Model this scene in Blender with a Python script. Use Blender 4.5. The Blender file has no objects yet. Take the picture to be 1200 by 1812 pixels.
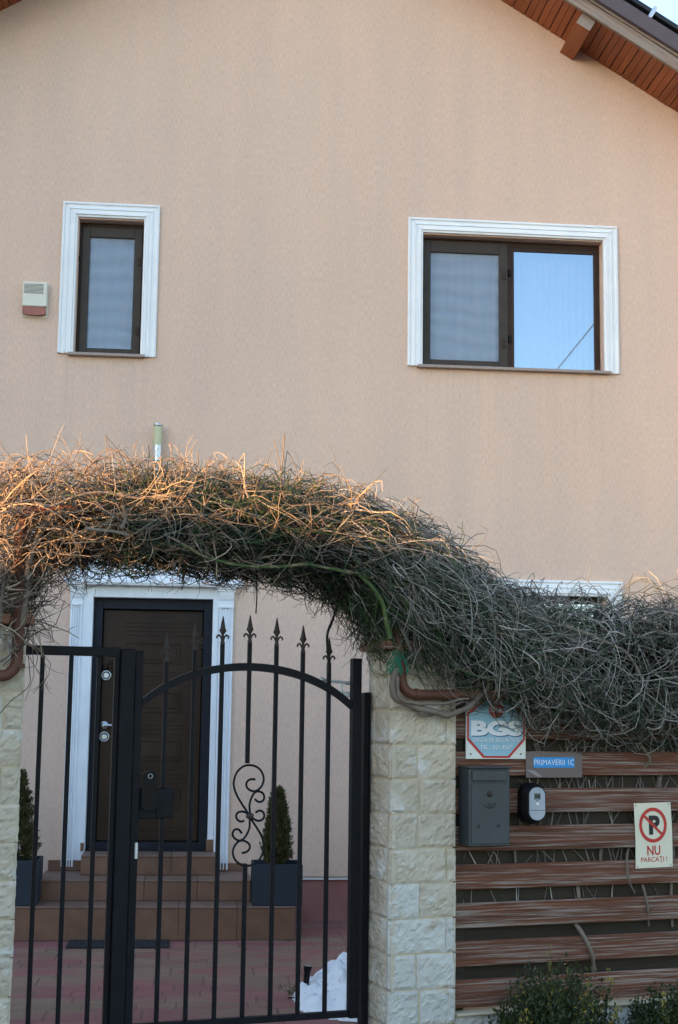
import bpy, bmesh, math, random
import numpy as np
from mathutils import Vector, Matrix, noise as mnoise

random.seed(7)
rng = np.random.default_rng(11)
SC = bpy.context.scene
COL = SC.collection
R = math.radians

# ------------------------------------------------------------------ camera
# world: house front wall in the plane y = HY, X right, Z up, yard paving at z = 0
F = 2548.0
PITCH, ROLL, YAW = R(7.92), R(.724), R(5.555)
TF = R(20.3) - YAW                       # the fence line turns away from the house line
EZ = 1.63
HY = 11.6
_cp, _sp, _c, _s = math.cos(PITCH), math.sin(PITCH), math.cos(ROLL), math.sin(ROLL)
def _h(v):
    x, y, z = v
    return Vector((x*math.cos(YAW) + y*math.sin(YAW), -x*math.sin(YAW) + y*math.cos(YAW), z))
RT, UP, FW = _h((_c, -_s*_sp, _s*_cp)), _h((-_s, -_c*_sp, _c*_cp)), _h((0, _cp, _sp))
cam_d = bpy.data.cameras.new('camera')
cam = bpy.data.objects.new('camera', cam_d)
COL.objects.link(cam)
cam.matrix_world = Matrix(((RT.x, UP.x, -FW.x, 0), (RT.y, UP.y, -FW.y, 0), (RT.z, UP.z, -FW.z, EZ), (0, 0, 0, 1)))
cam_d.sensor_fit = 'VERTICAL'
cam_d.sensor_height = 24.0
cam_d.sensor_width = 24.0
cam_d.lens = 24.0*F/1812
cam_d.clip_end = 1500
SC.camera = cam

# ------------------------------------------------------------------ sky, sun, exposure
SUN_AZ, SUN_EL = R(35.0), R(4.8)         # light travels towards +X, turned a little towards the house
world = bpy.data.worlds.new('World')
SC.world = world
world.use_nodes = True
wn, wl = world.node_tree.nodes, world.node_tree.links
bg = wn['Background']
sky = wn.new('ShaderNodeTexSky')
sky.sky_type = 'NISHITA'
sky.sun_disc = False
sky.sun_elevation = R(12)
sky.sun_rotation = math.atan2(-math.cos(SUN_AZ), -math.sin(SUN_AZ))
sky.air_density = 1.0
sky.dust_density = .4
sky.ozone_density = 1.6
# thin evening clouds all over the sky
tc = wn.new('ShaderNodeTexCoord')
mp = wn.new('ShaderNodeMapping'); mp.inputs['Scale'].default_value = (1, 1, 2.4)
nz = wn.new('ShaderNodeTexNoise'); nz.inputs['Scale'].default_value = 5.5; nz.inputs['Detail'].default_value = 7; nz.inputs['Roughness'].default_value = .55
rp = wn.new('ShaderNodeValToRGB'); rp.color_ramp.elements[0].position = .52; rp.color_ramp.elements[1].position = .72
rp.color_ramp.elements[0].color = (0, 0, 0, 1); rp.color_ramp.elements[1].color = (.55, .55, .55, 1)
mx = wn.new('ShaderNodeMix'); mx.data_type = 'RGBA'; mx.blend_type = 'MIX'
hs = wn.new('ShaderNodeMix'); hs.data_type = 'RGBA'; hs.blend_type = 'MULTIPLY'; hs.inputs['Factor'].default_value = 1
hs.inputs['B'].default_value = (1.75, 1.22, 1.02, 1)
wl.new(tc.outputs['Generated'], mp.inputs['Vector']); wl.new(mp.outputs['Vector'], nz.inputs['Vector'])
wl.new(nz.outputs['Fac'], rp.inputs['Fac']); wl.new(rp.outputs['Color'], mx.inputs['Factor'])
wl.new(sky.outputs['Color'], hs.inputs['A']); wl.new(sky.outputs['Color'], mx.inputs['A']); wl.new(hs.outputs['Result'], mx.inputs['B'])
wl.new(mx.outputs['Result'], bg.inputs['Color'])
bg.inputs['Strength'].default_value = .15
sun_d = bpy.data.lights.new('sun', 'SUN')
sun_d.energy = 5.0
sun_d.angle = R(.6)
sun_d.color = (1.0, .52, .19)
sun = bpy.data.objects.new('sun', sun_d)
COL.objects.link(sun)
_d = Vector((math.cos(SUN_AZ)*math.cos(SUN_EL), math.sin(SUN_AZ)*math.cos(SUN_EL), -math.sin(SUN_EL)))
sun.rotation_euler = _d.to_track_quat('-Z', 'Y').to_euler()
sun.location = (-20, 0, 12)
SC.view_settings.view_transform = 'Standard'
SC.view_settings.look = 'None'
SC.view_settings.gamma = 1
SC.view_settings.exposure = 2.05
SC.cycles.max_bounces = 8
SC.cycles.transparent_max_bounces = 16

# ------------------------------------------------------------------ measuring helpers
def ray(px, py):
    a, b = (px - 600)/F, -(py - 906)/F
    return a*RT + b*UP + FW
def hp(px, py, Y=HY):                    # point of the house plane y = Y
    d = ray(px, py); t = Y/d.y
    return d.x*t, EZ + d.z*t
_dd = ray(690, 1500); _k = 7.5/(_dd.x*math.sin(YAW) + _dd.y*math.cos(YAW))
FO = Vector((_dd.x*_k, _dd.y*_k, 0))     # street corner of the right pillar: origin of the fence frame
CF, SF = math.cos(TF), math.sin(TF)
def fp(px, py, v=0.):                    # (u, z) in the fence frame at depth v behind the pillar fronts
    d = ray(px, py)
    t = (-FO.x*SF + FO.y*CF + v)/(-d.x*SF + d.y*CF)
    x, y = d.x*t - FO.x, d.y*t - FO.y
    return x*CF + y*SF, EZ + d.z*t
def gz(px, py, z):
    d = ray(px, py); t = (z - EZ)/d.z
    return d.x*t, d.y*t
FM = Matrix.Translation(FO) @ Matrix.Rotation(TF, 4, 'Z')
def f2w(u, v, z): return FM @ Vector((u, v, z))

# ------------------------------------------------------------------ materials
def mat(name, c1, c2=None, scale=8., stretch=(1, 1, 1), detail=6, rough=.7, bump=0., bscale=None, bstretch=None, bdist=.01,
        rnd=0., spec=.35, metal=0., wear=None, wscale=6., wstretch=(1, 1, 1), wpos=(.55, .7), tint=None, pos=(.3, .7), coat=0., rot=0.):
    m = bpy.data.materials.new(name)
    m.use_nodes = True
    n, l = m.node_tree.nodes, m.node_tree.links
    b = n['Principled BSDF']
    b.inputs['Roughness'].default_value = rough
    b.inputs['Specular IOR Level'].default_value = spec
    b.inputs['Metallic'].default_value = metal
    b.inputs['Coat Weight'].default_value = coat
    t = n.new('ShaderNodeTexCoord')
    src = t.outputs['Object']
    if rot:
        vr = n.new('ShaderNodeVectorRotate'); vr.rotation_type = 'Y_AXIS'; vr.inputs['Angle'].default_value = rot
        l.new(src, vr.inputs['Vector']); src = vr.outputs['Vector']
    def ns(sc, st, det=detail):
        mp = n.new('ShaderNodeMapping'); mp.inputs['Scale'].default_value = st
        q = n.new('ShaderNodeTexNoise'); q.inputs['Scale'].default_value = sc; q.inputs['Detail'].default_value = det
        q.inputs['Roughness'].default_value = .6
        l.new(src, mp.inputs['Vector']); l.new(mp.outputs['Vector'], q.inputs['Vector'])
        return q.outputs['Fac']
    def ramp(fac, p, ca, cb):
        r_ = n.new('ShaderNodeValToRGB'); e = r_.color_ramp.elements
        e[0].position, e[1].position = p; e[0].color = (*ca, 1); e[1].color = (*cb, 1)
        l.new(fac, r_.inputs['Fac']); return r_.outputs['Color']
    def mixc(fac, a, bb, mode='MIX'):
        q = n.new('ShaderNodeMix'); q.data_type = 'RGBA'; q.blend_type = mode
        for s_, v_ in (('Factor', fac), ('A', a), ('B', bb)):
            if isinstance(v_, (int, float)): q.inputs[s_].default_value = v_
            elif isinstance(v_, tuple): q.inputs[s_].default_value = (*v_, 1)
            else: l.new(v_, q.inputs[s_])
        return q.outputs['Result']
    col = ramp(ns(scale, stretch), pos, c1, c2 if c2 else tuple(x*1.12 for x in c1))
    if tint:
        at = n.new('ShaderNodeAttribute'); at.attribute_name = 'tint'
        cr = n.new('ShaderNodeValToRGB'); e = cr.color_ramp.elements
        e[0].color = (*tint[0], 1); e[1].color = (*tint[-1], 1)
        for i, c in enumerate(tint[1:-1]):
            el = e.new((i + 1)/(len(tint) - 1)); el.color = (*c, 1)
        l.new(at.outputs['Fac'], cr.inputs['Fac'])
        col = mixc(.75, col, cr.outputs['Color'])
    if wear:
        w = ramp(ns(wscale, wstretch, 8), wpos, (0, 0, 0), (1, 1, 1))
        col = mixc(w, col, wear)
    if rnd:
        oi = n.new('ShaderNodeObjectInfo')
        mr = n.new('ShaderNodeMapRange'); mr.inputs['To Min'].default_value = 1 - rnd; mr.inputs['To Max'].default_value = 1 + rnd
        l.new(oi.outputs['Random'], mr.inputs['Value'])
        cx = n.new('ShaderNodeCombineXYZ')
        for k in 'XYZ': l.new(mr.outputs['Result'], cx.inputs[k])
        col = mixc(1., col, cx.outputs['Vector'], 'MULTIPLY')
    l.new(col, b.inputs['Base Color'])
    if bump:
        bp = n.new('ShaderNodeBump'); bp.inputs['Strength'].default_value = bump; bp.inputs['Distance'].default_value = bdist
        l.new(ns(bscale or scale*3, bstretch or stretch, 8), bp.inputs['Height']); l.new(bp.outputs['Normal'], b.inputs['Normal'])
    return m, (n, l, b, ns, ramp, mixc, t)

def M(*a, **k): return mat(*a, **k)[0]

# house plaster: vertical worm-like rubbed texture, blotches and drips
PLASTER, (n_, l_, b_, ns_, ramp_, mixc_, t_) = mat('plaster', (.65, .478, .38), (.71, .525, .415), scale=.9, stretch=(1, 1, .35), rough=.93, spec=.1)
fine = ramp_(ns_(1., (130, 130, 22), 6), (.30, .64), (.84, .825, .815), (1.05, 1.05, 1.05))
streak = ramp_(ns_(1., (3.6, 3.6, .32), 9), (.33, .6), (.95, .955, .965), (1.02, 1.0, .985))
base_link = b_.inputs['Base Color'].links[0].from_socket
c_ = mixc_(1., mixc_(1., base_link, fine, 'MULTIPLY'), streak, 'MULTIPLY')
sep = n_.new('ShaderNodeSeparateXYZ'); l_.new(t_.outputs['Object'], sep.inputs['Vector'])
mr_ = n_.new('ShaderNodeMapRange'); mr_.inputs['From Min'].default_value = 1.4; mr_.inputs['From Max'].default_value = 2.1
mr_.inputs['To Min'].default_value = 1; mr_.inputs['To Max'].default_value = 0
l_.new(sep.outputs['Z'], mr_.inputs['Value'])
spots = ramp_(ns_(4.2, (1, 1, .6), 9), (.64, .70), (0, 0, 0), (.7, .7, .7))
mm_ = n_.new('ShaderNodeMath'); mm_.operation = 'MULTIPLY'
l_.new(spots, mm_.inputs[0]); l_.new(mr_.outputs['Result'], mm_.inputs[1])
c_ = mixc_(mm_.outputs[0], c_, (.55, .53, .55))
def band(sock, a, b2, c2, d2):
    m1 = n_.new('ShaderNodeMapRange'); m1.interpolation_type = 'SMOOTHSTEP'
    for k_, v_ in (('From Min', a), ('From Max', b2)): m1.inputs[k_].default_value = v_
    m2 = n_.new('ShaderNodeMapRange'); m2.interpolation_type = 'SMOOTHSTEP'
    for k_, v_ in (('From Min', c2), ('From Max', d2), ('To Min', 1), ('To Max', 0)): m2.inputs[k_].default_value = v_
    l_.new(sock, m1.inputs['Value']); l_.new(sock, m2.inputs['Value'])
    q_ = n_.new('ShaderNodeMath'); q_.operation = 'MULTIPLY'; l_.new(m1.outputs[0], q_.inputs[0]); l_.new(m2.outputs[0], q_.inputs[1]); return q_.outputs[0]
def mul_(a, b2):
    q_ = n_.new('ShaderNodeMath'); q_.operation = 'MULTIPLY'; l_.new(a, q_.inputs[0]); l_.new(b2, q_.inputs[1]); return q_.outputs[0]
drip = ramp_(ns_(1., (22, 22, .5), 5), (.46, .66), (0, 0, 0), (.2, .2, .2))
for (xa_, xb_) in ((-1.16, -.44), (1.72, 3.46)):
    mk = mul_(mul_(band(sep.outputs['X'], xa_ - .05, xa_ + .05, xb_ - .05, xb_ + .05), band(sep.outputs['Z'], 3.4, 4.35, 4.47, 4.49)), drip)
    c_ = mixc_(mk, c_, (.40, .33, .285))
l_.new(c_, b_.inputs['Base Color'])
bp_ = n_.new('ShaderNodeBump'); bp_.inputs['Strength'].default_value = .55; bp_.inputs['Distance'].default_value = .006
l_.new(ns_(1., (110, 110, 30), 5), bp_.inputs['Height']); l_.new(bp_.outputs['Normal'], b_.inputs['Normal'])

WHITE = M('white_moulding', (.80, .82, .83), (.72, .74, .755), scale=3, rough=.55, rnd=.02, bump=.08, bscale=60)
WHITE_OLD = M('white_painted_plaster', (.80, .83, .86), (.68, .71, .74), scale=9, stretch=(1, 1, .4), rough=.7, bump=.35, bscale=45, bdist=.004,
              wear=(.42, .42, .43), wscale=14, wstretch=(1, 1, .5), wpos=(.68, .78))
FRAME_BROWN = M('brown_pvc', (.034, .019, .013), (.045, .026, .018), rough=.5, spec=.2)
FRAME_GREYBROWN = M('brown_aluminium', (.040, .031, .025), (.052, .041, .034), rough=.5, spec=.2)
SILL = M('granite_sill', (.20, .15, .13), (.42, .34, .30), scale=160, rough=.5, detail=2)
CURTAIN = M('net_curtain', (.40, .43, .47), (.34, .37, .41), rough=.9)
SOFFIT = M('stained_soffit', (.25, .070, .023), (.37, .115, .039), scale=3, stretch=(9, .8, 9), rough=.55, rnd=.16, bump=.15, bscale=12,
           wear=(.07, .022, .01), wscale=7, wstretch=(1, 1, 1), wpos=(.66, .8))
WEATHERED = M('weathered_wood', (.20, .155, .125), (.33, .275, .23), rot=-.541, scale=3, stretch=(.8, 14, 14), rough=.85, bump=.5, bscale=8,
              wear=(.20, .10, .06), wscale=3, wstretch=(.8, 12, 12), wpos=(.5, .68))
FLASHING = M('brown_metal_flashing', (.085, .062, .068), (.105, .08, .085), rough=.5)
PANEL_FRAME = M('black_anodised', (.012, .013, .015), (.02, .021, .024), rough=.35)
ALU = M('aluminium', (.60, .62, .64), (.50, .52, .54), scale=20, rough=.35, metal=.9)
STEEL = M('brushed_steel', (.42, .46, .50), (.52, .56, .60), scale=6, stretch=(30, 30, 1), rough=.35, metal=.85)
ZINC = M('zinc', (.45, .49, .50), (.6, .63, .63), scale=30, rough=.45, metal=.6)
DOOR_WOOD = M('dark_door_veneer', (.021, .011, .006), (.046, .025, .014), scale=2.2, stretch=(1.3, 1, .5), rough=.42, spec=.18, bump=.15, bscale=14,
              bstretch=(2, 2, 18), wear=(.085, .06, .042), wscale=1.6, wpos=(.58, .8))
DOOR_DARK = M('black_door_frame', (.010, .012, .018), (.016, .018, .026), rough=.45, spec=.15)
TILE = M('brown_step_tile', (.13, .064, .038), (.20, .105, .064), scale=6, rough=.55, rnd=.12, bump=.2, bscale=16,
         wear=(.14, .075, .05), wscale=3.5, wpos=(.58, .75))
TILE_TOP = M('brown_tread_tile', (.165, .10, .073), (.22, .145, .108), scale=5, rough=.6, rnd=.1)
GROUT = M('grout', (.20, .15, .125), (.26, .2, .17), scale=12, rough=.9)
PLINTH = M('red_painted_plinth', (.26, .105, .095), (.32, .145, .13), scale=5, rough=.8, bump=.5, bscale=60, bdist=.005, wear=(.30, .22, .2), wscale=5, wpos=(.66, .8))
PAVER = M('red_stamped_paver', (.25, .100, .092), (.225, .145, .10), scale=1.7, stretch=(.8, 1.3, 1), rough=.72, rnd=.08, bump=.5, bscale=14, pos=(.44, .56),
          wear=(.33, .26, .22), wscale=6, wstretch=(.6, 2, 1), wpos=(.66, .76))
PAVE_JOINT = M('paver_joint', (.16, .09, .078), (.20, .125, .105), scale=9, rough=.9)
IRON = M('black_painted_iron', (.006, .0065, .009), (.010, .011, .014), scale=18, rough=.45, spec=.11, bump=.12, bscale=70,
         wear=(.05, .05, .06), wscale=30, wpos=(.74, .80))
CAST = M('cast_iron_finial', (.028, .020, .018), (.05, .036, .03), scale=30, rough=.6, bump=.4, bscale=60)
BLACK = M('black_plastic', (.006, .006, .007), (.009, .009, .010), rough=.4, spec=.12)
STONE = M('split_limestone', (.43, .36, .262), (.51, .455, .365), scale=5, rough=.92, spec=.1, rnd=.07, bump=.9, bscale=45, bdist=.008,
          wear=(.56, .54, .49), wscale=6, wpos=(.52, .66))
STONE_PALE = M('limed_limestone', (.47, .455, .405), (.53, .52, .475), scale=4, rough=.92, spec=.1, rnd=.05, bump=1.0, bscale=45, bdist=.010,
          wear=(.38, .29, .19), wscale=5, wpos=(.60, .70))
MORTAR = M('cream_mortar', (.48, .39, .25), (.55, .47, .34), scale=10, rough=.95, bump=.4, bscale=60)
CAP = M('terracotta_cap', (.22, .105, .065), (.30, .15, .095), scale=9, rough=.8, bump=.3, bscale=40)
SLAT = M('red_brown_slat', (.088, .030, .015), (.165, .060, .030), scale=2.5, stretch=(.6, 6, 9), rough=.72, rnd=.10, bump=.9, bscale=2.2, bstretch=(.8, 30, 34), bdist=.012,
         wear=(.27, .215, .18), wscale=1., wstretch=(2.6, 55, 120), wpos=(.49, .63))
SLAT_BACK = M('olive_back_board', (.019, .014, .008), (.032, .024, .014), scale=2.5, stretch=(.6, 6, 9), rough=.8, rnd=.15, bump=.4, bscale=2, bstretch=(.8, 30, 30))
RUST = M('rust_brown_pipe', (.075, .028, .017), (.14, .052, .03), scale=9, stretch=(1, 1, .5), rough=.6, bump=.15, bscale=30)
MAILBOX = M('grey_hammered_metal', (.024, .031, .035), (.039, .047, .052), scale=4, rough=.42, spec=.5, bump=.06, bscale=160, wear=(.09, .10, .10), wscale=9, wpos=(.66, .8))
PLANTER = M('navy_planter', (.011, .020, .031), (.016, .027, .040), scale=3, stretch=(1, 1, 3), rough=.6)
SOIL = M('soil', (.03, .022, .015), (.05, .038, .026), scale=30, rough=.95)
CONIFER = M('conifer_scale', (.030, .042, .012), (.055, .062, .020), scale=14, rough=.75, tint=((.022, .030, .008), (.065, .066, .018), (.15, .11, .038)))
LEAF_D = M('evergreen_leaf', (.012, .022, .012), (.022, .036, .018), scale=20, rough=.45, spec=.25, tint=((.010, .017, .006), (.034, .046, .013), (.09, .095, .024)))
LEAF_Y = M('yellow_green_leaf', (.16, .14, .02), (.26, .2, .03), scale=20, rough=.5, tint=((.06, .075, .02), (.2, .16, .03), (.34, .24, .03)))
BARK = M('vine_bark', (.115, .09, .068), (.21, .172, .138), scale=4, stretch=(1, 1, 1), rough=.9, bump=.9, bscale=40, bdist=.008)
TWIG = M('dry_twig', (.11, .095, .08), (.20, .18, .155), scale=5, rough=.75, tint=((.03, .026, .022), (.095, .083, .07), (.23, .21, .185), (.46, .43, .39)))
TWIG_WARM = M('brown_twig', (.12, .09, .068), (.24, .185, .14), scale=5, rough=.7, tint=((.04, .03, .022), (.15, .112, .08), (.46, .37, .27)))
TWIG_GREEN = M('green_twig', (.018, .042, .018), (.035, .066, .03), scale=5, rough=.65, tint=((.007, .022, .012), (.024, .060, .025), (.080, .125, .038)))
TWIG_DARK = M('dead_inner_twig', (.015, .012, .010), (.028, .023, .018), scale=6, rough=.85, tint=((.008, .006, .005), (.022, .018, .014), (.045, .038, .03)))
MOSS = M('green_stem', (.035, .065, .014), (.06, .095, .025), scale=20, rough=.8, wear=(.2, .16, .1), wscale=14, wpos=(.5, .65))
GREEN_TIE = M('green_net', (.01, .12, .065), (.02, .16, .09), scale=20, rough=.6)
SNOW = M('snow', (.80, .83, .86), (.86, .88, .90), scale=6, rough=.85, bump=.6, bscale=22, bdist=.01, wear=(.50, .48, .46), wscale=34, wpos=(.60, .70))
SIREN = M('siren_cream', (.62, .60, .50), (.68, .66, .56), rough=.5)
SIREN_RED = M('red_lens', (.22, .045, .018), (.30, .065, .028), rough=.3, spec=.5)
LAMP_GLASS = M('opal_lamp', (.46, .46, .28), (.52, .52, .34), rough=.45)
BLUE = M('blue_plastic', (.02, .16, .55), (.03, .2, .62), rough=.4)
MAT_BLACK = M('rubber_mat', (.012, .013, .016), (.03, .032, .037), scale=60, rough=.85, bump=.6, bscale=80)
SIGN_W = M('sign_white', (.66, .67, .62), (.6, .61, .56), rough=.4)
SIGN_CREAM = M('sign_cream', (.66, .62, .48), (.60, .565, .43), scale=4, rough=.4)
SIGN_BLUE = M('sign_light_blue', (.16, .36, .48), (.36, .55, .62), scale=2.2, stretch=(.5, 1, 1), rough=.35, pos=(.3, .7))
RED = M('sign_red', (.42, .025, .02), (.46, .03, .025), rough=.4)
INK = M('black_ink', (.012, .012, .014), (.015, .015, .017), rough=.5)
NAVY = M('navy_ink', (.02, .06, .16), (.025, .07, .18), rough=.5)
WHITE_INK = M('white_ink', (.75, .77, .78), (.70, .72, .73), rough=.5)
LABEL_BLUE = M('label_blue', (.02, .24, .58), (.025, .27, .62), rough=.4)
CARD = M('brown_plate', (.115, .085, .078), (.16, .125, .115), scale=3, stretch=(1, 1, 3), rough=.45)
TAPE = M('clear_tape', (.22, .2, .2), (.28, .26, .26), rough=.3)
GREYFACE = M('grey_plastic', (.30, .33, .37), (.34, .37, .41), rough=.4)
SCREEN_LCD = M('lcd', (.10, .115, .11), (.13, .145, .14), rough=.25)
ASPHALT = M('street_asphalt', (.045, .045, .047), (.065, .064, .064), scale=30, rough=.95)
ROOF_TILE = M('brown_roof_sheet', (.07, .05, .05), (.09, .065, .065), rough=.55)
PLAIN_PLASTER = M('plain_plaster', (.5, .46, .4), (.55, .5, .44), scale=2, rough=.9)
CABLE = M('black_cable', (.01, .01, .01), (.015, .015, .015), rough=.6)

def pane_mat(name, gloss, tintc):
    m = bpy.data.materials.new(name); m.use_nodes = True
    n, l = m.node_tree.nodes, m.node_tree.links
    n.remove(n['Principled BSDF']); out = n['Material Output']
    g = n.new('ShaderNodeBsdfGlossy'); g.inputs['Roughness'].default_value = .015; g.inputs['Color'].default_value = (.74, .86, 1, 1)
    t = n.new('ShaderNodeBsdfTransparent'); t.inputs['Color'].default_value = (*tintc, 1)
    mx = n.new('ShaderNodeMixShader'); mx.inputs['Fac'].default_value = gloss
    l.new(t.outputs[0], mx.inputs[1]); l.new(g.outputs[0], mx.inputs[2]); l.new(mx.outputs[0], out.inputs['Surface'])
    return m
GLASS = pane_mat('window_glass', .42, (.55, .58, .6))
# insect screen: fine grey mesh with interference waves
MESH = bpy.data.materials.new('insect_mesh'); MESH.use_nodes = True
n, l = MESH.node_tree.nodes, MESH.node_tree.links
b = n['Principled BSDF']; b.inputs['Base Color'].default_value = (.25, .31, .39, 1); b.inputs['Roughness'].default_value = .6
tcx = n.new('ShaderNodeTexCoord')
wvx = n.new('ShaderNodeTexWave'); wvx.wave_type = 'BANDS'; wvx.bands_direction = 'Z'; wvx.inputs['Scale'].default_value = 2.2
wvx.inputs['Distortion'].default_value = 7; wvx.inputs['Detail'].default_value = 2; wvx.inputs['Detail Scale'].default_value = .55
mpv = n.new('ShaderNodeMapping'); mpv.inputs['Scale'].default_value = (9, 1, .8)
nzv = n.new('ShaderNodeTexNoise'); nzv.inputs['Scale'].default_value = 1.6; nzv.inputs['Detail'].default_value = 3
ad = n.new('ShaderNodeMath'); ad.operation = 'MULTIPLY_ADD'; ad.inputs[1].default_value = .35
mrx = n.new('ShaderNodeMapRange'); mrx.inputs['From Min'].default_value = .35; mrx.inputs['From Max'].default_value = .95
mrx.inputs['To Min'].default_value = .60; mrx.inputs['To Max'].default_value = .86
trx = n.new('ShaderNodeBsdfTransparent'); mxx = n.new('ShaderNodeMixShader')
l.new(tcx.outputs['Object'], wvx.inputs['Vector'])
l.new(tcx.outputs['Object'], mpv.inputs['Vector']); l.new(mpv.outputs['Vector'], nzv.inputs['Vector'])
l.new(wvx.outputs['Fac'], ad.inputs[0]); l.new(nzv.outputs['Fac'], ad.inputs[2])
l.new(ad.outputs[0], mrx.inputs['Value']); l.new(mrx.outputs['Result'], mxx.inputs['Fac'])
l.new(trx.outputs[0], mxx.inputs[1]); l.new(b.outputs[0], mxx.inputs[2]); l.new(mxx.outputs[0], n['Material Output'].inputs['Surface'])

# ------------------------------------------------------------------ mesh helpers
ORG = {}
class MB:
    def __init__(s): s.v, s.f, s.sm = [], [], []
    def add(s, vs, fs, smooth=False):
        o = len(s.v); s.v += [tuple(p) for p in vs]
        s.f += [tuple(i + o for i in q) for q in fs]; s.sm += [smooth]*len(fs); return s
    def box(s, x0, x1, y0, y1, z0, z1):
        return s.add([(x0, y0, z0), (x1, y0, z0), (x1, y1, z0), (x0, y1, z0), (x0, y0, z1), (x1, y0, z1), (x1, y1, z1), (x0, y1, z1)],
                     [(3, 2, 1, 0), (4, 5, 6, 7), (0, 1, 5, 4), (1, 2, 6, 5), (2, 3, 7, 6), (3, 0, 4, 7)])
    def cbox(s, x0, x1, y0, y1, z0, z1, b=.004, mtx=None, seg=1):
        bm = bmesh.new(); bmesh.ops.create_cube(bm, size=1)
        for v in bm.verts: v.co = Vector(((x0 + x1)/2 + v.co.x*(x1 - x0), (y0 + y1)/2 + v.co.y*(y1 - y0), (z0 + z1)/2 + v.co.z*(z1 - z0)))
        bmesh.ops.bevel(bm, geom=bm.edges[:] + bm.verts[:], offset=b, segments=seg, affect='EDGES', profile=.5)
        bm.verts.index_update()
        vs = [(mtx @ v.co if mtx else v.co)[:] for v in bm.verts]; fs = [tuple(v.index for v in q.verts) for q in bm.faces]
        bm.free(); return s.add(vs, fs)
    def tube(s, pts, rad, k=8, cap=True, smooth=True, flat=1.):
        pts = [Vector(p) for p in pts]; n = len(pts)
        if not hasattr(rad, '__len__'): rad = [rad]*n
        rings = []; prev = None
        for i, p in enumerate(pts):
            t = (pts[min(i + 1, n - 1)] - pts[max(i - 1, 0)]).normalized()
            if prev is None:
                a = Vector((0, 0, 1)) if abs(t.z) < .9 else Vector((1, 0, 0))
                e1 = t.cross(a).normalized()
            else:
                e1 = (prev - t*prev.dot(t)).normalized()
            prev = e1; e2 = t.cross(e1)
            rings.append([p + rad[i]*(math.cos(2*math.pi*j/k)*e1 + flat*math.sin(2*math.pi*j/k)*e2) for j in range(k)])
        vs = [q for r_ in rings for q in r_]; fs = []
        for i in range(n - 1):
            for j in range(k): fs.append((i*k + j, i*k + (j + 1) % k, (i + 1)*k + (j + 1) % k, (i + 1)*k + j))
        s.add(vs, fs, smooth)
        if cap: s.add(rings[0], [tuple(range(k))[::-1]]); s.add(rings[-1], [tuple(range(k))])
        return s
    def lathe(s, c, prof, k=16, axis='z', smooth=True):
        vs = []
        for r_, h in prof:
            for j in range(k):
                a = 2*math.pi*j/k; x, y = r_*math.cos(a), r_*math.sin(a)
                if axis == 'z': vs.append((c[0] + x, c[1] + y, c[2] + h))
                else: vs.append((c[0] + x, c[1] - h, c[2] + y))      # axis towards -y
        fs = []; m_ = len(prof)
        for i in range(m_ - 1):
            for j in range(k): fs.append((i*k + j, i*k + (j + 1) % k, (i + 1)*k + (j + 1) % k, (i + 1)*k + j))
        s.add(vs, fs, smooth)
        s.add(vs[:k], [tuple(range(k))[::-1]]); s.add(vs[-k:], [tuple(range(k))]); return s
    def prism(s, poly, y0, y1):          # polygon in (x, z) extruded in y
        m_ = len(poly)
        vs = [(x, y0, z) for x, z in poly] + [(x, y1, z) for x, z in poly]
        fs = [tuple(range(m_)), tuple(range(2*m_ - 1, m_ - 1, -1))] + [(i + m_, (i + 1) % m_ + m_, (i + 1) % m_, i) for i in range(m_)]
        return s.add(vs, fs)
    def build(s, name, material, parent=None, kind=None, label=None):
        o_ = ORG[parent.name] if parent else (0, 0, 0)
        me = bpy.data.meshes.new(name)
        me.from_pydata([(x - o_[0], y - o_[1], z - o_[2]) for x, y, z in s.v], [], s.f)
        me.polygons.foreach_set('use_smooth', s.sm)
        bm = bmesh.new(); bm.from_mesh(me); bmesh.ops.recalc_face_normals(bm, faces=bm.faces[:]); bm.to_mesh(me); bm.free()
        me.materials.append(material)
        o = bpy.data.objects.new(name, me); COL.objects.link(o)
        ORG[o.name] = o_
        if parent: o.parent = parent
        if kind: o['kind'] = kind
        if label: o['label'] = label
        return o
def tag(o, label=None, cat=None, group=None, kind=None):
    if label: o['label'] = label
    if cat: o['category'] = cat
    if group: o['group'] = group
    if kind: o['kind'] = kind
    return o
def thing(name, label, cat, org, frame='W', group=None):
    o = bpy.data.objects.new(name, None); COL.objects.link(o); o.empty_display_size = .1
    if frame == 'F': o.location = f2w(*org); o.rotation_euler = (0, 0, TF)
    else: o.location = org
    ORG[o.name] = tuple(org)
    return tag(o, label, cat, group)
def single(mb, name, material, org, frame, label=None, cat=None, group=None, kind=None):
    s_ = MB(); s_.v = [(x - org[0], y - org[1], z - org[2]) for x, y, z in mb.v]; s_.f, s_.sm = mb.f, mb.sm
    o = s_.build(name, material)
    if frame == 'F': o.location = f2w(*org); o.rotation_euler = (0, 0, TF)
    else: o.location = org
    return tag(o, label, cat, group, kind)
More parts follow.
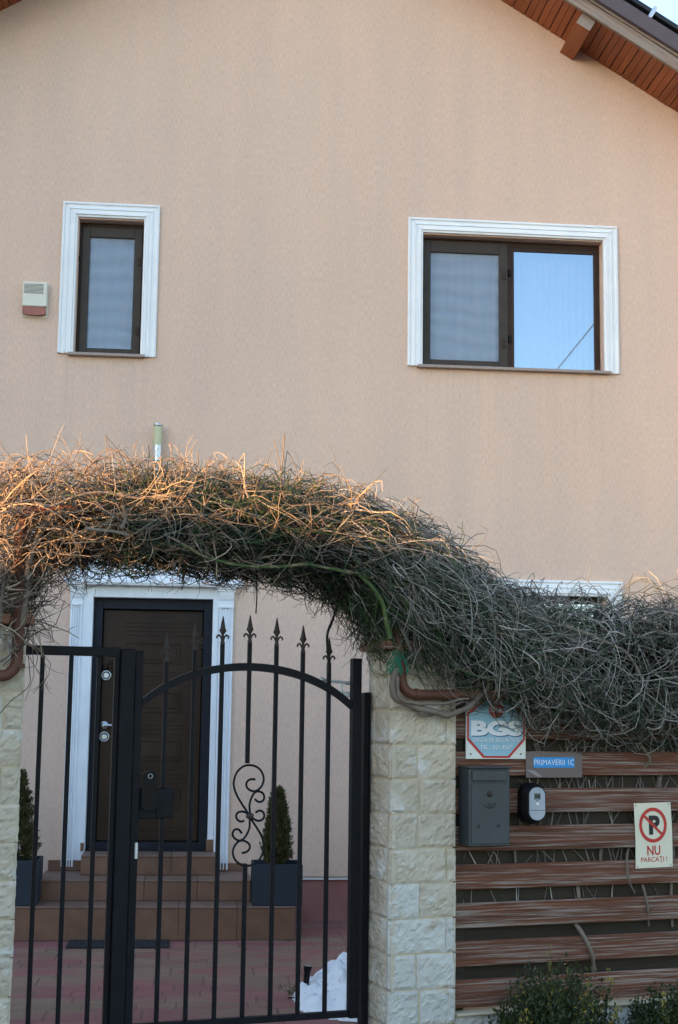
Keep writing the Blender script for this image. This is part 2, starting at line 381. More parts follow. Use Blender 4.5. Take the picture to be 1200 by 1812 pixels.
def text_mesh(body, x0, z0, x1, z1, y, parent, material, name='lettering', bold=0., ext=.0006, shear=0., fit=True, warp=None):
    cu = bpy.data.curves.new('t', 'FONT'); cu.body = body; cu.size = 1; cu.offset = bold; cu.shear = shear; cu.resolution_u = 3
    ob = bpy.data.objects.new('t', cu); COL.objects.link(ob)
    bpy.context.view_layer.update()
    me = bpy.data.meshes.new_from_object(ob.evaluated_get(bpy.context.evaluated_depsgraph_get()))
    bpy.data.objects.remove(ob); bpy.data.curves.remove(cu)
    xs = [v.co.x for v in me.vertices]; ys = [v.co.y for v in me.vertices]
    ax, bx, ay, by = min(xs), max(xs), min(ys), max(ys)
    mb = MB(); vs = []
    for v in me.vertices:
        x, z = x0 + (v.co.x - ax)/(bx - ax)*(x1 - x0), z0 + (v.co.y - ay)/(by - ay)*(z1 - z0)
        if warp: x, z = warp(x, z)
        vs.append((x, y, z))
    mb.add(vs, [tuple(p.vertices) for p in me.polygons]); bpy.data.meshes.remove(me)
    return mb.build(name, material, parent)

# ------------------------------------------------------------------ ground
single(MB().add([(-400, -400, -.42), (400, -400, -.42), (400, 400, -.42), (-400, 400, -.42)], [(0, 1, 2, 3)]), 'street', ASPHALT, (0, 0, -.42), 'W', kind='structure')
# yard slab behind the fence line (world polygon)
a0, a1 = f2w(-9, .20, 0), f2w(9, .20, 0)
yard = MB()
poly = [(a0.x, a0.y), (a1.x, a1.y), (12, 30), (-12, 30)]
yard.add([(x, y, -.42) for x, y in poly] + [(x, y, -.0055) for x, y in poly], [(4, 5, 6, 7), (0, 1, 5, 4), (1, 2, 6, 5), (2, 3, 7, 6), (3, 0, 4, 7)])
yard = single(yard, 'yard_paving', PAVE_JOINT, (0, 0, 0), 'W', kind='structure')
ORG[yard.name] = (0, 0, 0)
yy = 7.45
row = 0
while yy < 11.55:
    dep = random.choice((.17, .24, .3))
    xx = -2.0 - random.random()*.3
    while xx < 1.9:
        w_ = random.choice((.22, .3, .4, .52))
        if (f2w(0, .42, 0).x - xx)*0 + (-(xx - FO.x)*SF + (yy - FO.y)*CF) > .32:
            mb = MB(); h_ = random.uniform(-.0015, .0015)
            q = lambda: random.uniform(-.003, .003)
            x0, x1, y0, y1 = xx + .0025, xx + w_ - .0025, yy + .004, yy + dep - .004
            b_ = .008
            vs = [(x0 + q(), y0 + q(), -.02), (x1 + q(), y0 + q(), -.02), (x1 + q(), y1 + q(), -.02), (x0 + q(), y1 + q(), -.02)]
            top = [(x + (b_ if i in (0, 3) else -b_), y + (b_ if i < 2 else -b_), .0 + h_ + q()*.4) for i, (x, y, z) in enumerate(vs)]
            rim = [(x, y, -.006 + h_) for x, y, z in vs]
            mb.add(vs + rim + top, [(8, 9, 10, 11)] + [(i, (i + 1) % 4, (i + 1) % 4 + 4, i + 4) for i in range(4)] + [(i + 4, (i + 1) % 4 + 4, (i + 1) % 4 + 8, i + 8) for i in range(4)])
            mb.build('paver', PAVER, yard)
        xx += w_
    yy += dep
    row += 1

# ------------------------------------------------------------------ house
APX, SL = .658, .601
ALPHA = math.atan(SL)
def soff(x): return 7.782 - SL*(abs(x - APX) + APX - 2.479)          # underside of the verge over the wall
house = thing('house', 'peach plastered gable house with white window surrounds behind the stone pillars', 'house', (0, HY, 0))
XL, XR = -4.6, 5.9
opens = [(-1.055, -.52, 4.50, 5.64), (1.808, 3.36, 4.505, 5.64), (1.808, 3.35, 1.45, 2.607), (-.83, .124, .50, 2.52)]
xs = sorted({XL, XR, APX, *[o[0] for o in opens], *[o[1] for o in opens]})
wall = MB()
for x0, x1 in zip(xs, xs[1:]):
    zs = [.345]
    for o in opens:
        if o[0] < x1 - 1e-6 and o[1] > x0 + 1e-6: zs += [o[2], o[3]]
    zs = sorted(zs)
    for i in range(0, len(zs), 2):
        last = i + 1 >= len(zs)
        za, zb = (soff(x0) + .12, soff(x1) + .12) if last else (zs[i + 1], zs[i + 1])
        if i == 0 and len(zs) > 1: zlo = zs[0]; za = zb = zs[1]
        zlo = zs[i]
        wall.add([(x0, HY, zlo), (x1, HY, zlo), (x1, HY, zb), (x0, HY, za)], [(0, 1, 2, 3)])
# regroup: strips between openings (zs = floor, open bottom, open top, ...)
DEP = .16
for o in opens:
    x0, x1, z0, z1 = o
    p = [(x0, z0), (x1, z0), (x1, z1), (x0, z1)]
    d_ = .3 if z0 < 1 else DEP + .1
    for i in range(4):
        (xa, za), (xb, zb) = p[i], p[(i + 1) % 4]
        wall.add([(xa, HY, za), (xb, HY, zb), (xb, HY + d_, zb), (xa, HY + d_, za)], [(0, 1, 2, 3)])
# returns of the wall and the rest of the body
zl, zr = soff(XL) + .12, soff(XR) + .12
BK = HY + 9
wall.add([(XL, HY, .345), (XL, HY, zl), (XL, BK, zl), (XL, BK, .345)], [(0, 1, 2, 3)])
wall.add([(XR, HY, .345), (XR, HY, zr), (XR, BK, zr), (XR, BK, .345)], [(0, 1, 2, 3)])
wall.add([(XL, BK, 0), (XR, BK, 0), (XR, BK, zr), (APX, BK, soff(APX) + .12), (XL, BK, zl)], [(0, 1, 2, 3, 4)])
wall.add([(XL, HY, .345), (XR, HY, .345), (XR, HY + .04, .345), (XL, HY + .04, .345)], [(0, 1, 2, 3)])
wall.build('wall', PLASTER, house)
pl = MB().box(XL + .03, XR - .03, HY + .035, BK - .05, -.1, .318)
pl.build('plinth', PLINTH, house)
MB().cbox(XL + .01, XR - .01, HY + .012, HY + .045, .318, .338, .003).build('plinth_drip_rail', WHITE, house)
# rooms behind the panes stay dark: back walls
MB().box(XL + .1, XR - .1, HY + .9, HY + .95, .4, 6.3).build('inner_wall', PLAIN_PLASTER, house)

PROF = [(0, 0), (0, .026), (.010, .032), (.018, .032), (.020, .022), (.030, .020), (.048, .026), (.058, .036), (.062, .036), (.064, .028), (.084, .030), (.088, .038),
        (.106, .040), (.110, .030), (.125, .026), (.126, .0)]
def trims(par, x0, x1, zb, zt, left=True):
    def piece(A, B):
        mb = MB(); vs = []
        for (w, d) in PROF: vs.append((A(w)[0], HY - d, A(w)[1]))
        for (w, d) in PROF: vs.append((B(w)[0], HY - d, B(w)[1]))
        k = len(PROF)
        mb.add(vs, [(i, i + 1, i + 1 + k, i + k) for i in range(k - 1)]); mb.add(vs[:k], [tuple(range(k))]); mb.add(vs[k:], [tuple(range(k))])
        mb.build('trim', WHITE, par)
    g = .0012
    piece(lambda w: (x0 + w, zb), lambda w: (x0 + w, zt - w - g))
    piece(lambda w: (x0 + w + g, zt - w), lambda w: (x1 - w - g, zt - w))
    piece(lambda w: (x1 - w, zb - .008), lambda w: (x1 - w, zt - w - g))
def bars(x0, x1, z0, z1, w, y0, y1, wb=None, wt=None):
    wb = wb or w; wt = wt or w
    mb = MB()
    mb.cbox(x0, x0 + w, y0, y1, z0, z1, .004); mb.cbox(x1 - w, x1, y0, y1, z0, z1, .004)
    mb.cbox(x0 + w - .002, x1 - w + .002, y0 + .001, y1 - .001, z0, z0 + wb, .004); mb.cbox(x0 + w - .002, x1 - w + .002, y0 + .001, y1 - .001, z1 - wt, z1, .004)
    return mb
def sheet(x0, x1, z0, z1, y):
    return MB().add([(x0, y, z0), (x1, y, z0), (x1, y, z1), (x0, y, z1)], [(0, 1, 2, 3)])
def curtain(x0, x1, z0, z1, y, par, amp=.012, per=.055):
    n_ = int((x1 - x0)/.008); vs = []
    for i in range(n_ + 1):
        x = x0 + (x1 - x0)*i/n_
        yy_ = y + amp*math.sin(x/per*6.283 + 1.3*math.sin(x*7)) + .5*amp*math.sin(x/per*2.2*6.283)
        vs += [(x, yy_, z0), (x, yy_, z1)]
    MB().add(vs, [(2*i, 2*i + 2, 2*i + 3, 2*i + 1) for i in range(n_)], True).build('curtain', CURTAIN, par)
def sill(x0, x1, z, par):
    mb = MB().cbox(x0, x1, HY - .055, HY + .14, z - .024, z, .003)
    mb.build('sill', SILL, par)
FY = HY + .10
def screen_sash(par, x0, x1, z0, z1, px0, px1, pz0, pz1, hx):
    mb = MB()
    y0, y1 = FY - .022, FY + .012
    mb.cbox(x0, px0, y0, y1, z0, z1, .004); mb.cbox(px1, x1, y0, y1, z0, z1, .004)
    mb.cbox(px0 - .002, px1 + .002, y0 + .001, y1 - .001, z0, pz0, .004); mb.cbox(px0 - .002, px1 + .002, y0 + .001, y1 - .001, pz1, z1, .004)
    s_ = mb.build('screen_frame', FRAME_GREYBROWN, par)
    sheet(px0 - .003, px1 + .003, pz0 - .003, pz1 + .003, FY).build('insect_screen', MESH, par)
    sheet(px0 - .06, px1 + .06, pz0 - .05, pz1 + .05, FY + .05).build('pane', GLASS, par)
    for zz in (z0 + (z1 - z0)*.2, z0 + (z1 - z0)*.74):
        MB().cbox(hx - .012, hx + .012, y0 - .010, y0 + .002, zz - .035, zz + .035, .003).build('hinge', FRAME_BROWN, par)
# upper left window
w1 = bars(-1.055, -.52, 4.503, 5.64, .055, FY, FY + .06, .03, .06).build('window', FRAME_BROWN, house)
screen_sash(w1, -1.03, -.535, 4.51, 5.6, -.968, -.602, 4.57, 5.515, -.56)
curtain(-1.0, -.56, 4.52, 5.6, FY + .13, w1)
sill(-1.105, -.485, 4.5, w1); trims(w1, -1.19, -.397, 4.495, 5.775)
MB().box(-1.06, -1.045, HY + .05, HY + .07, 5.3, 5.34).build('bracket', BLACK, w1)
# upper right window
w2 = bars(1.808, 3.36, 4.508, 5.64, .05, FY, FY + .06, .03, .05)
w2.cbox(2.555, 2.607, FY + .001, FY + .058, 4.53, 5.6, .004)
w2 = w2.build('window', FRAME_BROWN, house)
screen_sash(w2, 1.825, 2.556, 4.515, 5.615, 1.89, 2.48, 4.58, 5.515, 2.52)
bars(2.585, 3.335, 4.515, 5.59, .028, FY - .006, FY + .03, .022, .035).build('sash', FRAME_BROWN, w2)
sheet(2.605, 3.315, 4.53, 5.56, FY + .006).build('pane', GLASS, w2)
curtain(1.84, 3.33, 4.52, 5.6, FY + .15, w2)
for zz in (4.78, 5.36): MB().cbox(2.562, 2.578, FY - .03, FY, zz - .03, zz + .03, .003).build('latch', BLACK, w2)
sill(1.765, 3.41, 4.502, w2); trims(w2, 1.683, 3.487, 4.495, 5.775)
# ground floor window behind the hedge
w3 = bars(1.808, 3.35, 1.45, 2.607, .06, FY, FY + .06).build('window', FRAME_BROWN, house)
MB().cbox(2.55, 2.62, FY - .001, FY + .05, 1.5, 2.55, .004).build('mullion', FRAME_BROWN, w3)
sheet(1.86, 3.30, 1.5, 2.55, FY + .02).build('pane', GLASS, w3)
curtain(1.84, 3.33, 1.5, 2.55, FY + .15, w3)
sill(1.765, 3.41, 1.448, w3); trims(w3, 1.683, 3.49, 1.44, 2.727)

# door
DY = HY + .12
door = MB()
door.cbox(-.825, -.755, DY - .05, DY + .08, .55, 2.515, .004); door.cbox(.05, .12, DY - .05, DY + .08, .55, 2.515, .004)
door.cbox(-.757, .052, DY - .049, DY + .079, 2.43, 2.515, .004); door.cbox(-.82, .118, DY - .052, DY + .08, .548, .60, .004)
door = door.build('door', DOOR_DARK, house)
LX0, LX1, LZ0, LZ1 = -.752, .047, .604, 2.427
MB().cbox(LX0, LX1, DY, DY + .05, LZ0, LZ1, .006).build('leaf', DOOR_WOOD, door)
px = lambda x, y: hp(150 + x/3.622, 1040 + y/3.622, DY)
for (ya, yb) in ((352, 490), (665, 800), (975, 1112), (1290, 1430)):
    (xa, za), (xb, zb) = px(275, ya), px(612, yb)
    xa = -.56
    mb = MB(); w = .011
    for (p0, p1, q0, q1) in ((xa, xb, za - w, za), (xa, xb, zb, zb + w), (xa, xa + w, zb + w, za - w), (xb - w, xb, zb + w, za - w)):
        mb.cbox(p0, p1, DY - .007, DY + .001, q0, q1, .002)
    f_ = mb.build('panel_moulding', DOOR_WOOD, door)
    MB().cbox(xa + .03, xb - .03, DY - .004, DY + .001, zb + .03, za - .03, .003).build('panel', DOOR_WOOD, door)
for yy_ in (228, 252, 278, 305, 540, 565, 590, 620, 850, 878, 905, 935, 1165, 1195, 1222, 1250, 1540, 1560, 1600):
    za = px(400, yy_)[1]
    MB().cbox(-.58, -.06, DY - .003, DY + .001, za - .004, za + .004, .0015).build('rib', DOOR_WOOD, door)
for (x_, y_) in ((138, 562), (125, 955)):
    cx, cz = px(x_, y_)
    lk = MB().lathe((cx, DY - .001, cz), [(.042, 0), (.042, .012), (.036, .016), (.031, .016), (.031, .009)], 24, 'y').build('lock', ALU, door)
    MB().lathe((cx, DY - .002, cz), [(.031, .008), (.031, .0095), (.024, .0097)], 24, 'y').build('lock_ring', BLACK, door)
    MB().lathe((cx, DY - .002, cz), [(.0235, .009), (.0235, .016), (.02, .018)], 24, 'y').build('lock_cylinder', ALU, door)
cx, cz = px(125, 880)
hd = MB().lathe((cx, DY - .001, cz), [(.031, 0), (.031, .010), (.027, .013), (.013, .013), (.012, .05)], 20, 'y')
hd.tube([(cx, DY - .05, cz), (cx + .05, DY - .053, cz - .001), (cx + .155, DY - .05, cz - .006)], [.011, .010, .009], 10)
hd.build('handle', ALU, door)
for (x_, y_) in ((150, 500), (760, 350)):
    cx, cz = px(x_, y_); mb = MB()
    for k in range(9):
        r_ = random.uniform(.014, .026); dx, dz = random.uniform(-.035, .035), random.uniform(-.05, .05)
        mb.lathe((cx + dx, DY, cz + dz), [(r_, 0), (r_*.85, r_*.5), (r_*.4, r_*.8)], 8, 'y')
    mb.build('ornament', DOOR_WOOD, door)
MB().cbox(-.81, .11, HY + .0, HY + .22, .538, .552, .003).build('threshold', DOOR_DARK, door)

# white door surround
sur = MB()
for (x0, x1) in ((-.915, -.828), (.122, .17)):
    sur.cbox(x0, x1, HY - .018, HY + .10, .46 if x0 < 0 else .56, 2.545, .003)
sur.cbox(-.915, .17, HY - .0185, HY + .10, 2.516, 2.632, .003)
sur = sur.build('door_surround', WHITE_OLD, house)
for (x0, x1) in ((-1.004, -.912), (.172, .285)):
    w = x1 - x0; zb = .42 if x0 < 0 else .40
    vs, fs = [], []
    nfl = 4; pr = [(x0, 0), (x0, .034)]
    for i in range(nfl):
        c0 = x0 + .010 + (w - .02)*i/nfl; c1 = c0 + (w - .02)/nfl
        pr += [(c0 + .003, .034), (c0 + .006, .024), (c1 - .006, .024), (c1 - .003, .034)]
    pr += [(x1, .034), (x1, 0)]
    k = len(pr)
    vs = [(a, HY - d, zb) for a, d in pr] + [(a, HY - d, 2.452) for a, d in pr]
    MB().add(vs, [(i, i + 1, i + 1 + k, i + k) for i in range(k - 1)] + [tuple(range(k)), tuple(range(2*k - 1, k - 1, -1))]).build('pilaster', WHITE_OLD, sur)
    cp_ = MB()
    cpr = [(.0, 2.448, .042), (.0, 2.462, .042), (-.0, 2.464, .036), (0, 2.50, .036), (.0, 2.52, .046), (.0, 2.55, .056), (.0, 2.575, .060), (.012, 2.577, .07), (.012, 2.592, .07), (.022, 2.594, .082), (.022, 2.608, .084)]
    vs = []
    for (ex, z, d) in cpr: vs += [(x0 - ex - .003, HY + .001, z), (x0 - ex - .003, HY - d, z), (x1 + ex + .003, HY - d, z), (x1 + ex + .003, HY + .001, z)]
    fs = [(4*i + j, 4*i + j + 1, 4*i + j + 5, 4*i + j + 4) for i in range(len(cpr) - 1) for j in range(3)]
    fs += [(0, 1, 2, 3), tuple(len(vs) - 4 + j for j in range(4))]
    cp_.add(vs, fs).build('capital', WHITE_OLD, sur)
cr = MB(); cpr = [(.035, 2.609, .10), (.05, 2.63, .11), (.055, 2.65, .105), (.04, 2.665, .09), (.0, 2.70, .06), (-.01, 2.75, .05), (-.01, 2.80, .05), (.0, 2.80, .02)]
vs = []
for (ex, z, d) in cpr: vs += [(-1.004 - ex, HY + .001, z), (-1.004 - ex, HY - d, z), (.30 + ex, HY - d, z), (.30 + ex, HY + .001, z)]
fs = [(4*i + j, 4*i + j + 1, 4*i + j + 5, 4*i + j + 4) for i in range(len(cpr) - 1) for j in range(3)] + [(0, 1, 2, 3), tuple(len(vs) - 4 + j for j in range(4))]
cr.add(vs, fs).build('cornice', WHITE_OLD, sur)

# roof: soffit planks, purlin ends, verge board, metal verge trim
OV = .59
roof = MB()
TH_R = .16
for sgn in (1, -1):
    xe = XR + .7 if sgn > 0 else XL - .7
    zt = lambda x: soff(x) + .03 + .004
    roof.add([(APX, HY - OV + .07, zt(APX)), (xe, HY - OV + .07, zt(xe)), (xe, BK + .5, zt(xe)), (APX, BK + .5, zt(APX)),
              (APX, HY - OV + .07, zt(APX) + TH_R), (xe, HY - OV + .07, zt(xe) + TH_R), (xe, BK + .5, zt(xe) + TH_R), (APX, BK + .5, zt(APX) + TH_R)],
             [(0, 1, 2, 3), (4, 5, 6, 7), (0, 1, 5, 4), (1, 2, 6, 5), (2, 3, 7, 6)])
roof = roof.build('roof', ROOF_TILE, house)
def slopebox(mb, sgn, s0, s1, y0, y1, n0, n1, b=.003):
    # box in slope coordinates: s runs down the slope from the apex, n is up from the soffit plane
    e = Vector((sgn*math.cos(ALPHA), 0, -math.sin(ALPHA))); nn = Vector((sgn*math.sin(ALPHA), 0, math.cos(ALPHA)))
    m_ = Matrix(((e.x, 0, nn.x, APX), (0, 1, 0, 0), (e.z, 0, nn.z, soff(APX)), (0, 0, 0, 1)))
    return mb.cbox(s0, s1, y0, y1, n0, n1, b, m_)
for sgn, n_pl in ((1, 52), (-1, 44)):
    for i in range(n_pl):
        s0 = .02 + i*.124; g = random.uniform(-.002, .002)
        mb = MB()
        slopebox(mb, sgn, s0 + .004, s0 + .0605, HY - OV + .04, HY + .03, g, .028 + g, .0035)
        slopebox(mb, sgn, s0 + .0625, s0 + .120, HY - OV + .04, HY + .03, g + .0005, .0285 + g, .0035)
        mb.build('plank', SOFFIT, roof)
    L = n_pl*.124 + .1
    slopebox(MB(), sgn, .0, L, HY - OV, HY - OV + .038, -.012, .085, .006).build('verge_board', WEATHERED, roof)
    slopebox(MB(), sgn, .0, L, HY - OV - .012, HY - OV + .03, .087, .112, .006).build('verge_batten', WEATHERED, roof)
    slopebox(MB(), sgn, .0, L + .03, HY - OV - .045, HY - OV - .035, .108, .235, .003).build('verge_flashing', FLASHING, roof)
    slopebox(MB(), sgn, .0, L + .03, HY - OV - .036, HY + .4, .225, .236, .002).build('verge_cover', FLASHING, roof)
    slopebox(MB(), sgn, .0, L + .02, HY - OV - .034, HY - OV - .012, .104, .109, .001).build('verge_drip', FLASHING, roof)
S_P = (3.12 - APX)/math.cos(ALPHA)
for sgn, sp_ in ((1, S_P), (-1, S_P + .9), (1, S_P + 3.1)):
    mb = slopebox(MB(), sgn, sp_ - .068, sp_ + .068, HY - OV + .05, HY + .1, -.115, -.004, .004)
    pu = mb.build('purlin', SOFFIT, roof)
    slopebox(MB(), sgn, sp_ - .066, sp_ + .066, HY - OV + .042, HY - OV + .049, -.112, -.008, .002).build('purlin_end', WEATHERED, roof)

# ------------------------------------------------------------------ solar panel on the roof
_e = Vector((math.cos(ALPHA), 0, -math.sin(ALPHA))); _n = Vector((math.sin(ALPHA), 0, math.cos(ALPHA)))
sp0 = Vector((APX, 0, soff(APX)))
PY = HY - OV - .02
s_end = (3.83 - APX)/math.cos(ALPHA)
po = sp0 + _e*(s_end - .8) + _n*.26
panel = thing('solar_panel', 'dark solar panel with silver clamp above the roof edge, top right corner', 'solar panel', (po.x, PY + .6, po.z))
slopebox(MB(), 1, s_end - 1.6, s_end, PY, PY + 1.0, .285, .325, .003).build('frame', PANEL_FRAME, panel)
slopebox(MB(), 1, s_end - 1.58, s_end - .02, PY + .02, PY + .98, .3251, .328, .001).build('cell_sheet', PANEL_FRAME, panel)
slopebox(MB(), 1, s_end - 1.5, s_end - .1, PY + .2, PY + .24, .236, .285, .002).build('rail', ALU, panel)
slopebox(MB(), 1, s_end - .42, s_end - .385, PY - .025, PY + .03, .24, .345, .003).build('clamp', ALU, panel)
slopebox(MB(), 1, s_end - .415, s_end - .39, PY - .032, PY - .024, .225, .25, .003).build('clamp_bolt', ALU, panel)

# ------------------------------------------------------------------ things on the wall
x0, z1 = hp(41, 498, HY - .05); x1, z0 = hp(82, 558, HY - .05)
sr = thing('alarm_siren', 'cream alarm siren box with red strobe lens left of the narrow window', 'alarm siren', ((x0 + x1)/2, HY, z0))
MB().cbox(x0, x1, HY - .06, HY - .001, z0 + .07, z1, .008, seg=2).build('housing', SIREN, sr)
for k in range(8):
    zz = z1 - .018 - k*.0105
    MB().cbox(x0 + .012, x1 - .03, HY - .0625, HY - .058, zz - .003, zz + .003, .001).build('louvre', BLACK if k % 1 else SIREN, sr)
    MB().cbox(x0 + .012, x1 - .03, HY - .0612, HY - .0595, zz - .0072, zz - .0034, .0005).build('louvre_slot', INK, sr)
le = MB().prism([(x0 + .004, z0 + .012), (x0 + .05, z0 + .001), (x1 - .05, z0 - .001), (x1 - .006, z0 + .01), (x1 - .006, z0 + .05), (x1 - .03, z0 + .069), (x0 + .004, z0 + .069)], HY - .056, HY - .002)
le.build('strobe_lens', SIREN_RED, sr)
MB().cbox(x0 - .002, x1 + .004, HY - .012, HY - .0005, z0 - .012, z1 + .003, .005).build('backplate', SIREN, sr)
lx, lz1 = hp(279, 750, HY - .09); lz0 = hp(284, 835, HY - .09)[1]
lam = thing('wall_lamp', 'small cylindrical wall lamp with opal top and steel tube above the arch', 'wall lamp', (lx, HY, lz0 - .12))
zq = hp(280, 788, HY - .09)[1]
MB().lathe((lx + .004, HY - .09, 0), [(.036, zq), (.036, lz1 - .022)], 24).build('diffuser', LAMP_GLASS, lam)
MB().lathe((lx + .004, HY - .09, 0), [(.030, lz1 - .024), (.0375, lz1 - .022), (.0375, lz1 - .004), (.035, lz1)], 24).build('cap', STEEL, lam)
MB().lathe((lx + .004, HY - .09, 0), [(.037, lz0 - .16), (.037, zq - .001)], 24).build('tube', STEEL, lam)
MB().tube([(lx + .004, HY - .09, lz0 - .1), (lx + .004, HY - .001, lz0 - .1)], .02, 10).build('arm', STEEL, lam)
MB().lathe((lx + .004, HY - .0005, lz0 - .1), [(.05, 0), (.05, .012), (.03, .018)], 20, 'y').build('wall_rose', STEEL, lam)

# ------------------------------------------------------------------ entrance steps
steps = thing('entrance_steps', 'three brown tiled steps leading up to the dark front door', 'steps', (-.3, 11, 0))
lev = [(-1.75, .755, 10.66, .237), (-1.12, .44, 10.97, .388), (-.83, .19, 11.27, .536)]
core = MB()
for (x0, x1, y0, z) in lev: core.box(x0 + .012, x1 - .012, y0 + .012, HY - .002, -.05 if z < .3 else .2, z - .014)
core.build('core', GROUT, steps)
zp = 0.
for i, (x0, x1, y0, z) in enumerate(lev):
    n_ = max(2, round((x1 - x0)/.40)); w = (x1 - x0)/n_; off = 0
    for k in range(n_):
        a, b_ = x0 + k*w, x0 + (k + 1)*w
        MB().cbox(a + .0015, b_ - .0015, y0, y0 + .011, zp + .004, z - .013, .002).build('riser_tile', TILE, steps)
        yb = lev[i + 1][2] if i < 2 else HY
        MB().cbox(a + .0015, b_ - .0015, y0 - .006, yb - .003, z - .012, z, .003).build('tread_tile', TILE_TOP, steps)
    for xs_ in ((x0, x0 + .011), (x1 - .011, x1)):
        MB().cbox(xs_[0], xs_[1], y0 + .013, HY - .003, zp + .004, z - .014, .002).build('side_tile', TILE, steps)
    if i < 2:
        nx0, nx1 = lev[i + 1][0], lev[i + 1][1]
        MB().cbox(x0, nx0 - .003, lev[i + 1][2], HY - .002, z - .012, z, .003).build('tread_tile', TILE_TOP, steps)
        MB().cbox(nx1 + .003, x1, lev[i + 1][2], HY - .002, z - .012, z, .003).build('tread_tile', TILE_TOP, steps)
    zp = z
# tile skirting beside the landing
for (x0, x1, za, zb) in ((-1.10, -.835, .39, .468), (.195, .43, .39, .448), (.112, .172, .54, .63), (-.86, -.832, .54, .60)):
    MB().cbox(x0, x1, HY - .030, HY - .002 if za < .5 else HY + .02, za, zb, .002).build('skirting_tile', TILE, steps)

xa, ya = gz(116, 1676, .012)
mb = MB().cbox(-.845, -.135, 10.33, 10.635, .002, .014, .004)
for k in range(14): mb.cbox(-.83 + k*.05, -.80 + k*.05, 10.345, 10.62, .0135, .017, .001)
single(mb, 'doormat', MAT_BLACK, (-.5, 10.5, .002), 'W', 'black rubber doormat in front of the lowest step', 'doormat')

# ------------------------------------------------------------------ foliage helpers
def leaf_mesh(name, pts, nrm, size, ratio, material, parent, seed=0, kind='stuff', fold=.25):
    """many small pointed leaves: pts (N,3) base, nrm (N,3) growing direction"""
    r_ = np.random.default_rng(seed); N = len(pts)
    d = nrm/np.linalg.norm(nrm, axis=1, keepdims=True)
    a = r_.normal(size=(N, 3)); sd = np.cross(d, a); sd /= np.linalg.norm(sd, axis=1, keepdims=True)
    up = np.cross(sd, d); L = (size*r_.uniform(.65, 1.3, N))[:, None]; W = L*ratio
    v = np.stack([pts, pts + d*L*.45 + sd*W*.5 + up*W*fold, pts + d*L, pts + d*L*.45 - sd*W*.5 + up*W*fold, pts + d*L*.5], 1)
    base = ORG[parent.name] if parent else (0, 0, 0)
    vv = v.reshape(-1, 3) - np.array(base)
    i = np.arange(N)*5
    f = np.concatenate([np.stack([i, i + 1, i + 4], 1), np.stack([i + 1, i + 2, i + 4], 1), np.stack([i + 4, i + 2, i + 3], 1), np.stack([i, i + 4, i + 3], 1)])
    me = bpy.data.meshes.new(name); me.from_pydata(vv.tolist(), [], f.tolist())
    at = me.attributes.new('tint', 'FLOAT', 'POINT'); at.data.foreach_set('value', np.repeat(np.clip(r_.normal(.45, .22, N), 0, 1), 5).astype(np.float32))
    me.materials.append(material)
    o = bpy.data.objects.new(name, me); COL.objects.link(o); ORG[o.name] = base
    if parent: o.parent = parent
    if kind: o['kind'] = kind
    return o

def conifer(x, y, z0, h, r, label, seed):
    t = thing('potted_conifer', label, 'conifer', (x, y, z0), group=None)
    MB().tube([(x, y, z0 - .02), (x + .005, y, z0 + h*.5), (x, y, z0 + h*.93)], [.014, .009, .003], 7).build('trunk', BARK, t)
    r_ = np.random.default_rng(seed)
    P, D = [], []
    for i in range(420):
        f = r_.uniform(0, 1)**1.15
        zz = z0 + .03 + f*(h - .05); rr = r*(1 - f)**.72*min(1, .55 + f*5)*r_.uniform(.8, 1.12) + .012
        a = r_.uniform(0, 6.283); dz = r_.uniform(.5, 1.5)
        n_ = 26
        s_ = np.sqrt(r_.uniform(.1, 1, n_))
        base = np.array([x, y, zz]); out = np.array([math.cos(a), math.sin(a), 0])
        pts = base + out*rr*s_[:, None] + np.array([0, 0, 1])*(rr*s_*dz*.55)[:, None] - np.array([0, 0, rr*.3]) + r_.normal(0, .009, (n_, 3))
        P.append(pts); D.append(out*.6 + np.array([0, 0, .9]) + r_.normal(0, .45, (n_, 3)))
    P, D = np.concatenate(P), np.concatenate(D)
    keep = P[:, 2] < z0 + h
    leaf_mesh('crown', P[keep], D[keep], .026, .42, CONIFER, t, seed)
    return t
def planter(x0, x1, y0, y1, z0, z1, label):
    t = thing('planter', label, 'planter', ((x0 + x1)/2, (y0 + y1)/2, z0))
    w = .016; mb = MB()
    mb.cbox(x0, x1, y0, y0 + w, z0, z1, .004); mb.cbox(x0, x1, y1 - w, y1, z0, z1, .004)
    mb.cbox(x0, x0 + w, y0 + w - .002, y1 - w + .002, z0 + .001, z1 - .001, .004); mb.cbox(x1 - w, x1, y0 + w - .002, y1 - w + .002, z0 + .001, z1 - .001, .004)
    mb.build('pot', PLANTER, t)
    MB().box(x0 + w - .001, x1 - w + .001, y0 + w, y1 - w, z0 + .02, z1 - .035).build('soil', SOIL, t)
zt = hp(490, 1530, 10.70)[1]
planter(.447, .81, 10.70, 11.06, .238, zt, 'square navy blue planter right of the front door')
conifer(.63, 10.90, zt - .035, hp(497, 1394, 10.9)[1] - zt + .035, .105, 'small cone shaped conifer growing in the planter right of the door', 5)
xl1 = hp(68, 1520, 10.70)[0]
zt2 = hp(60, 1523, 10.70)[1]
planter(xl1 - .365, xl1, 10.70, 11.06, .238, zt2, 'square navy blue planter half hidden by the left pillar')
conifer(xl1 - .18, 10.88, zt2 - .035, hp(40, 1362, 10.88)[1] - zt2 + .035, .16, 'cone shaped conifer half hidden behind the left pillar', 9)

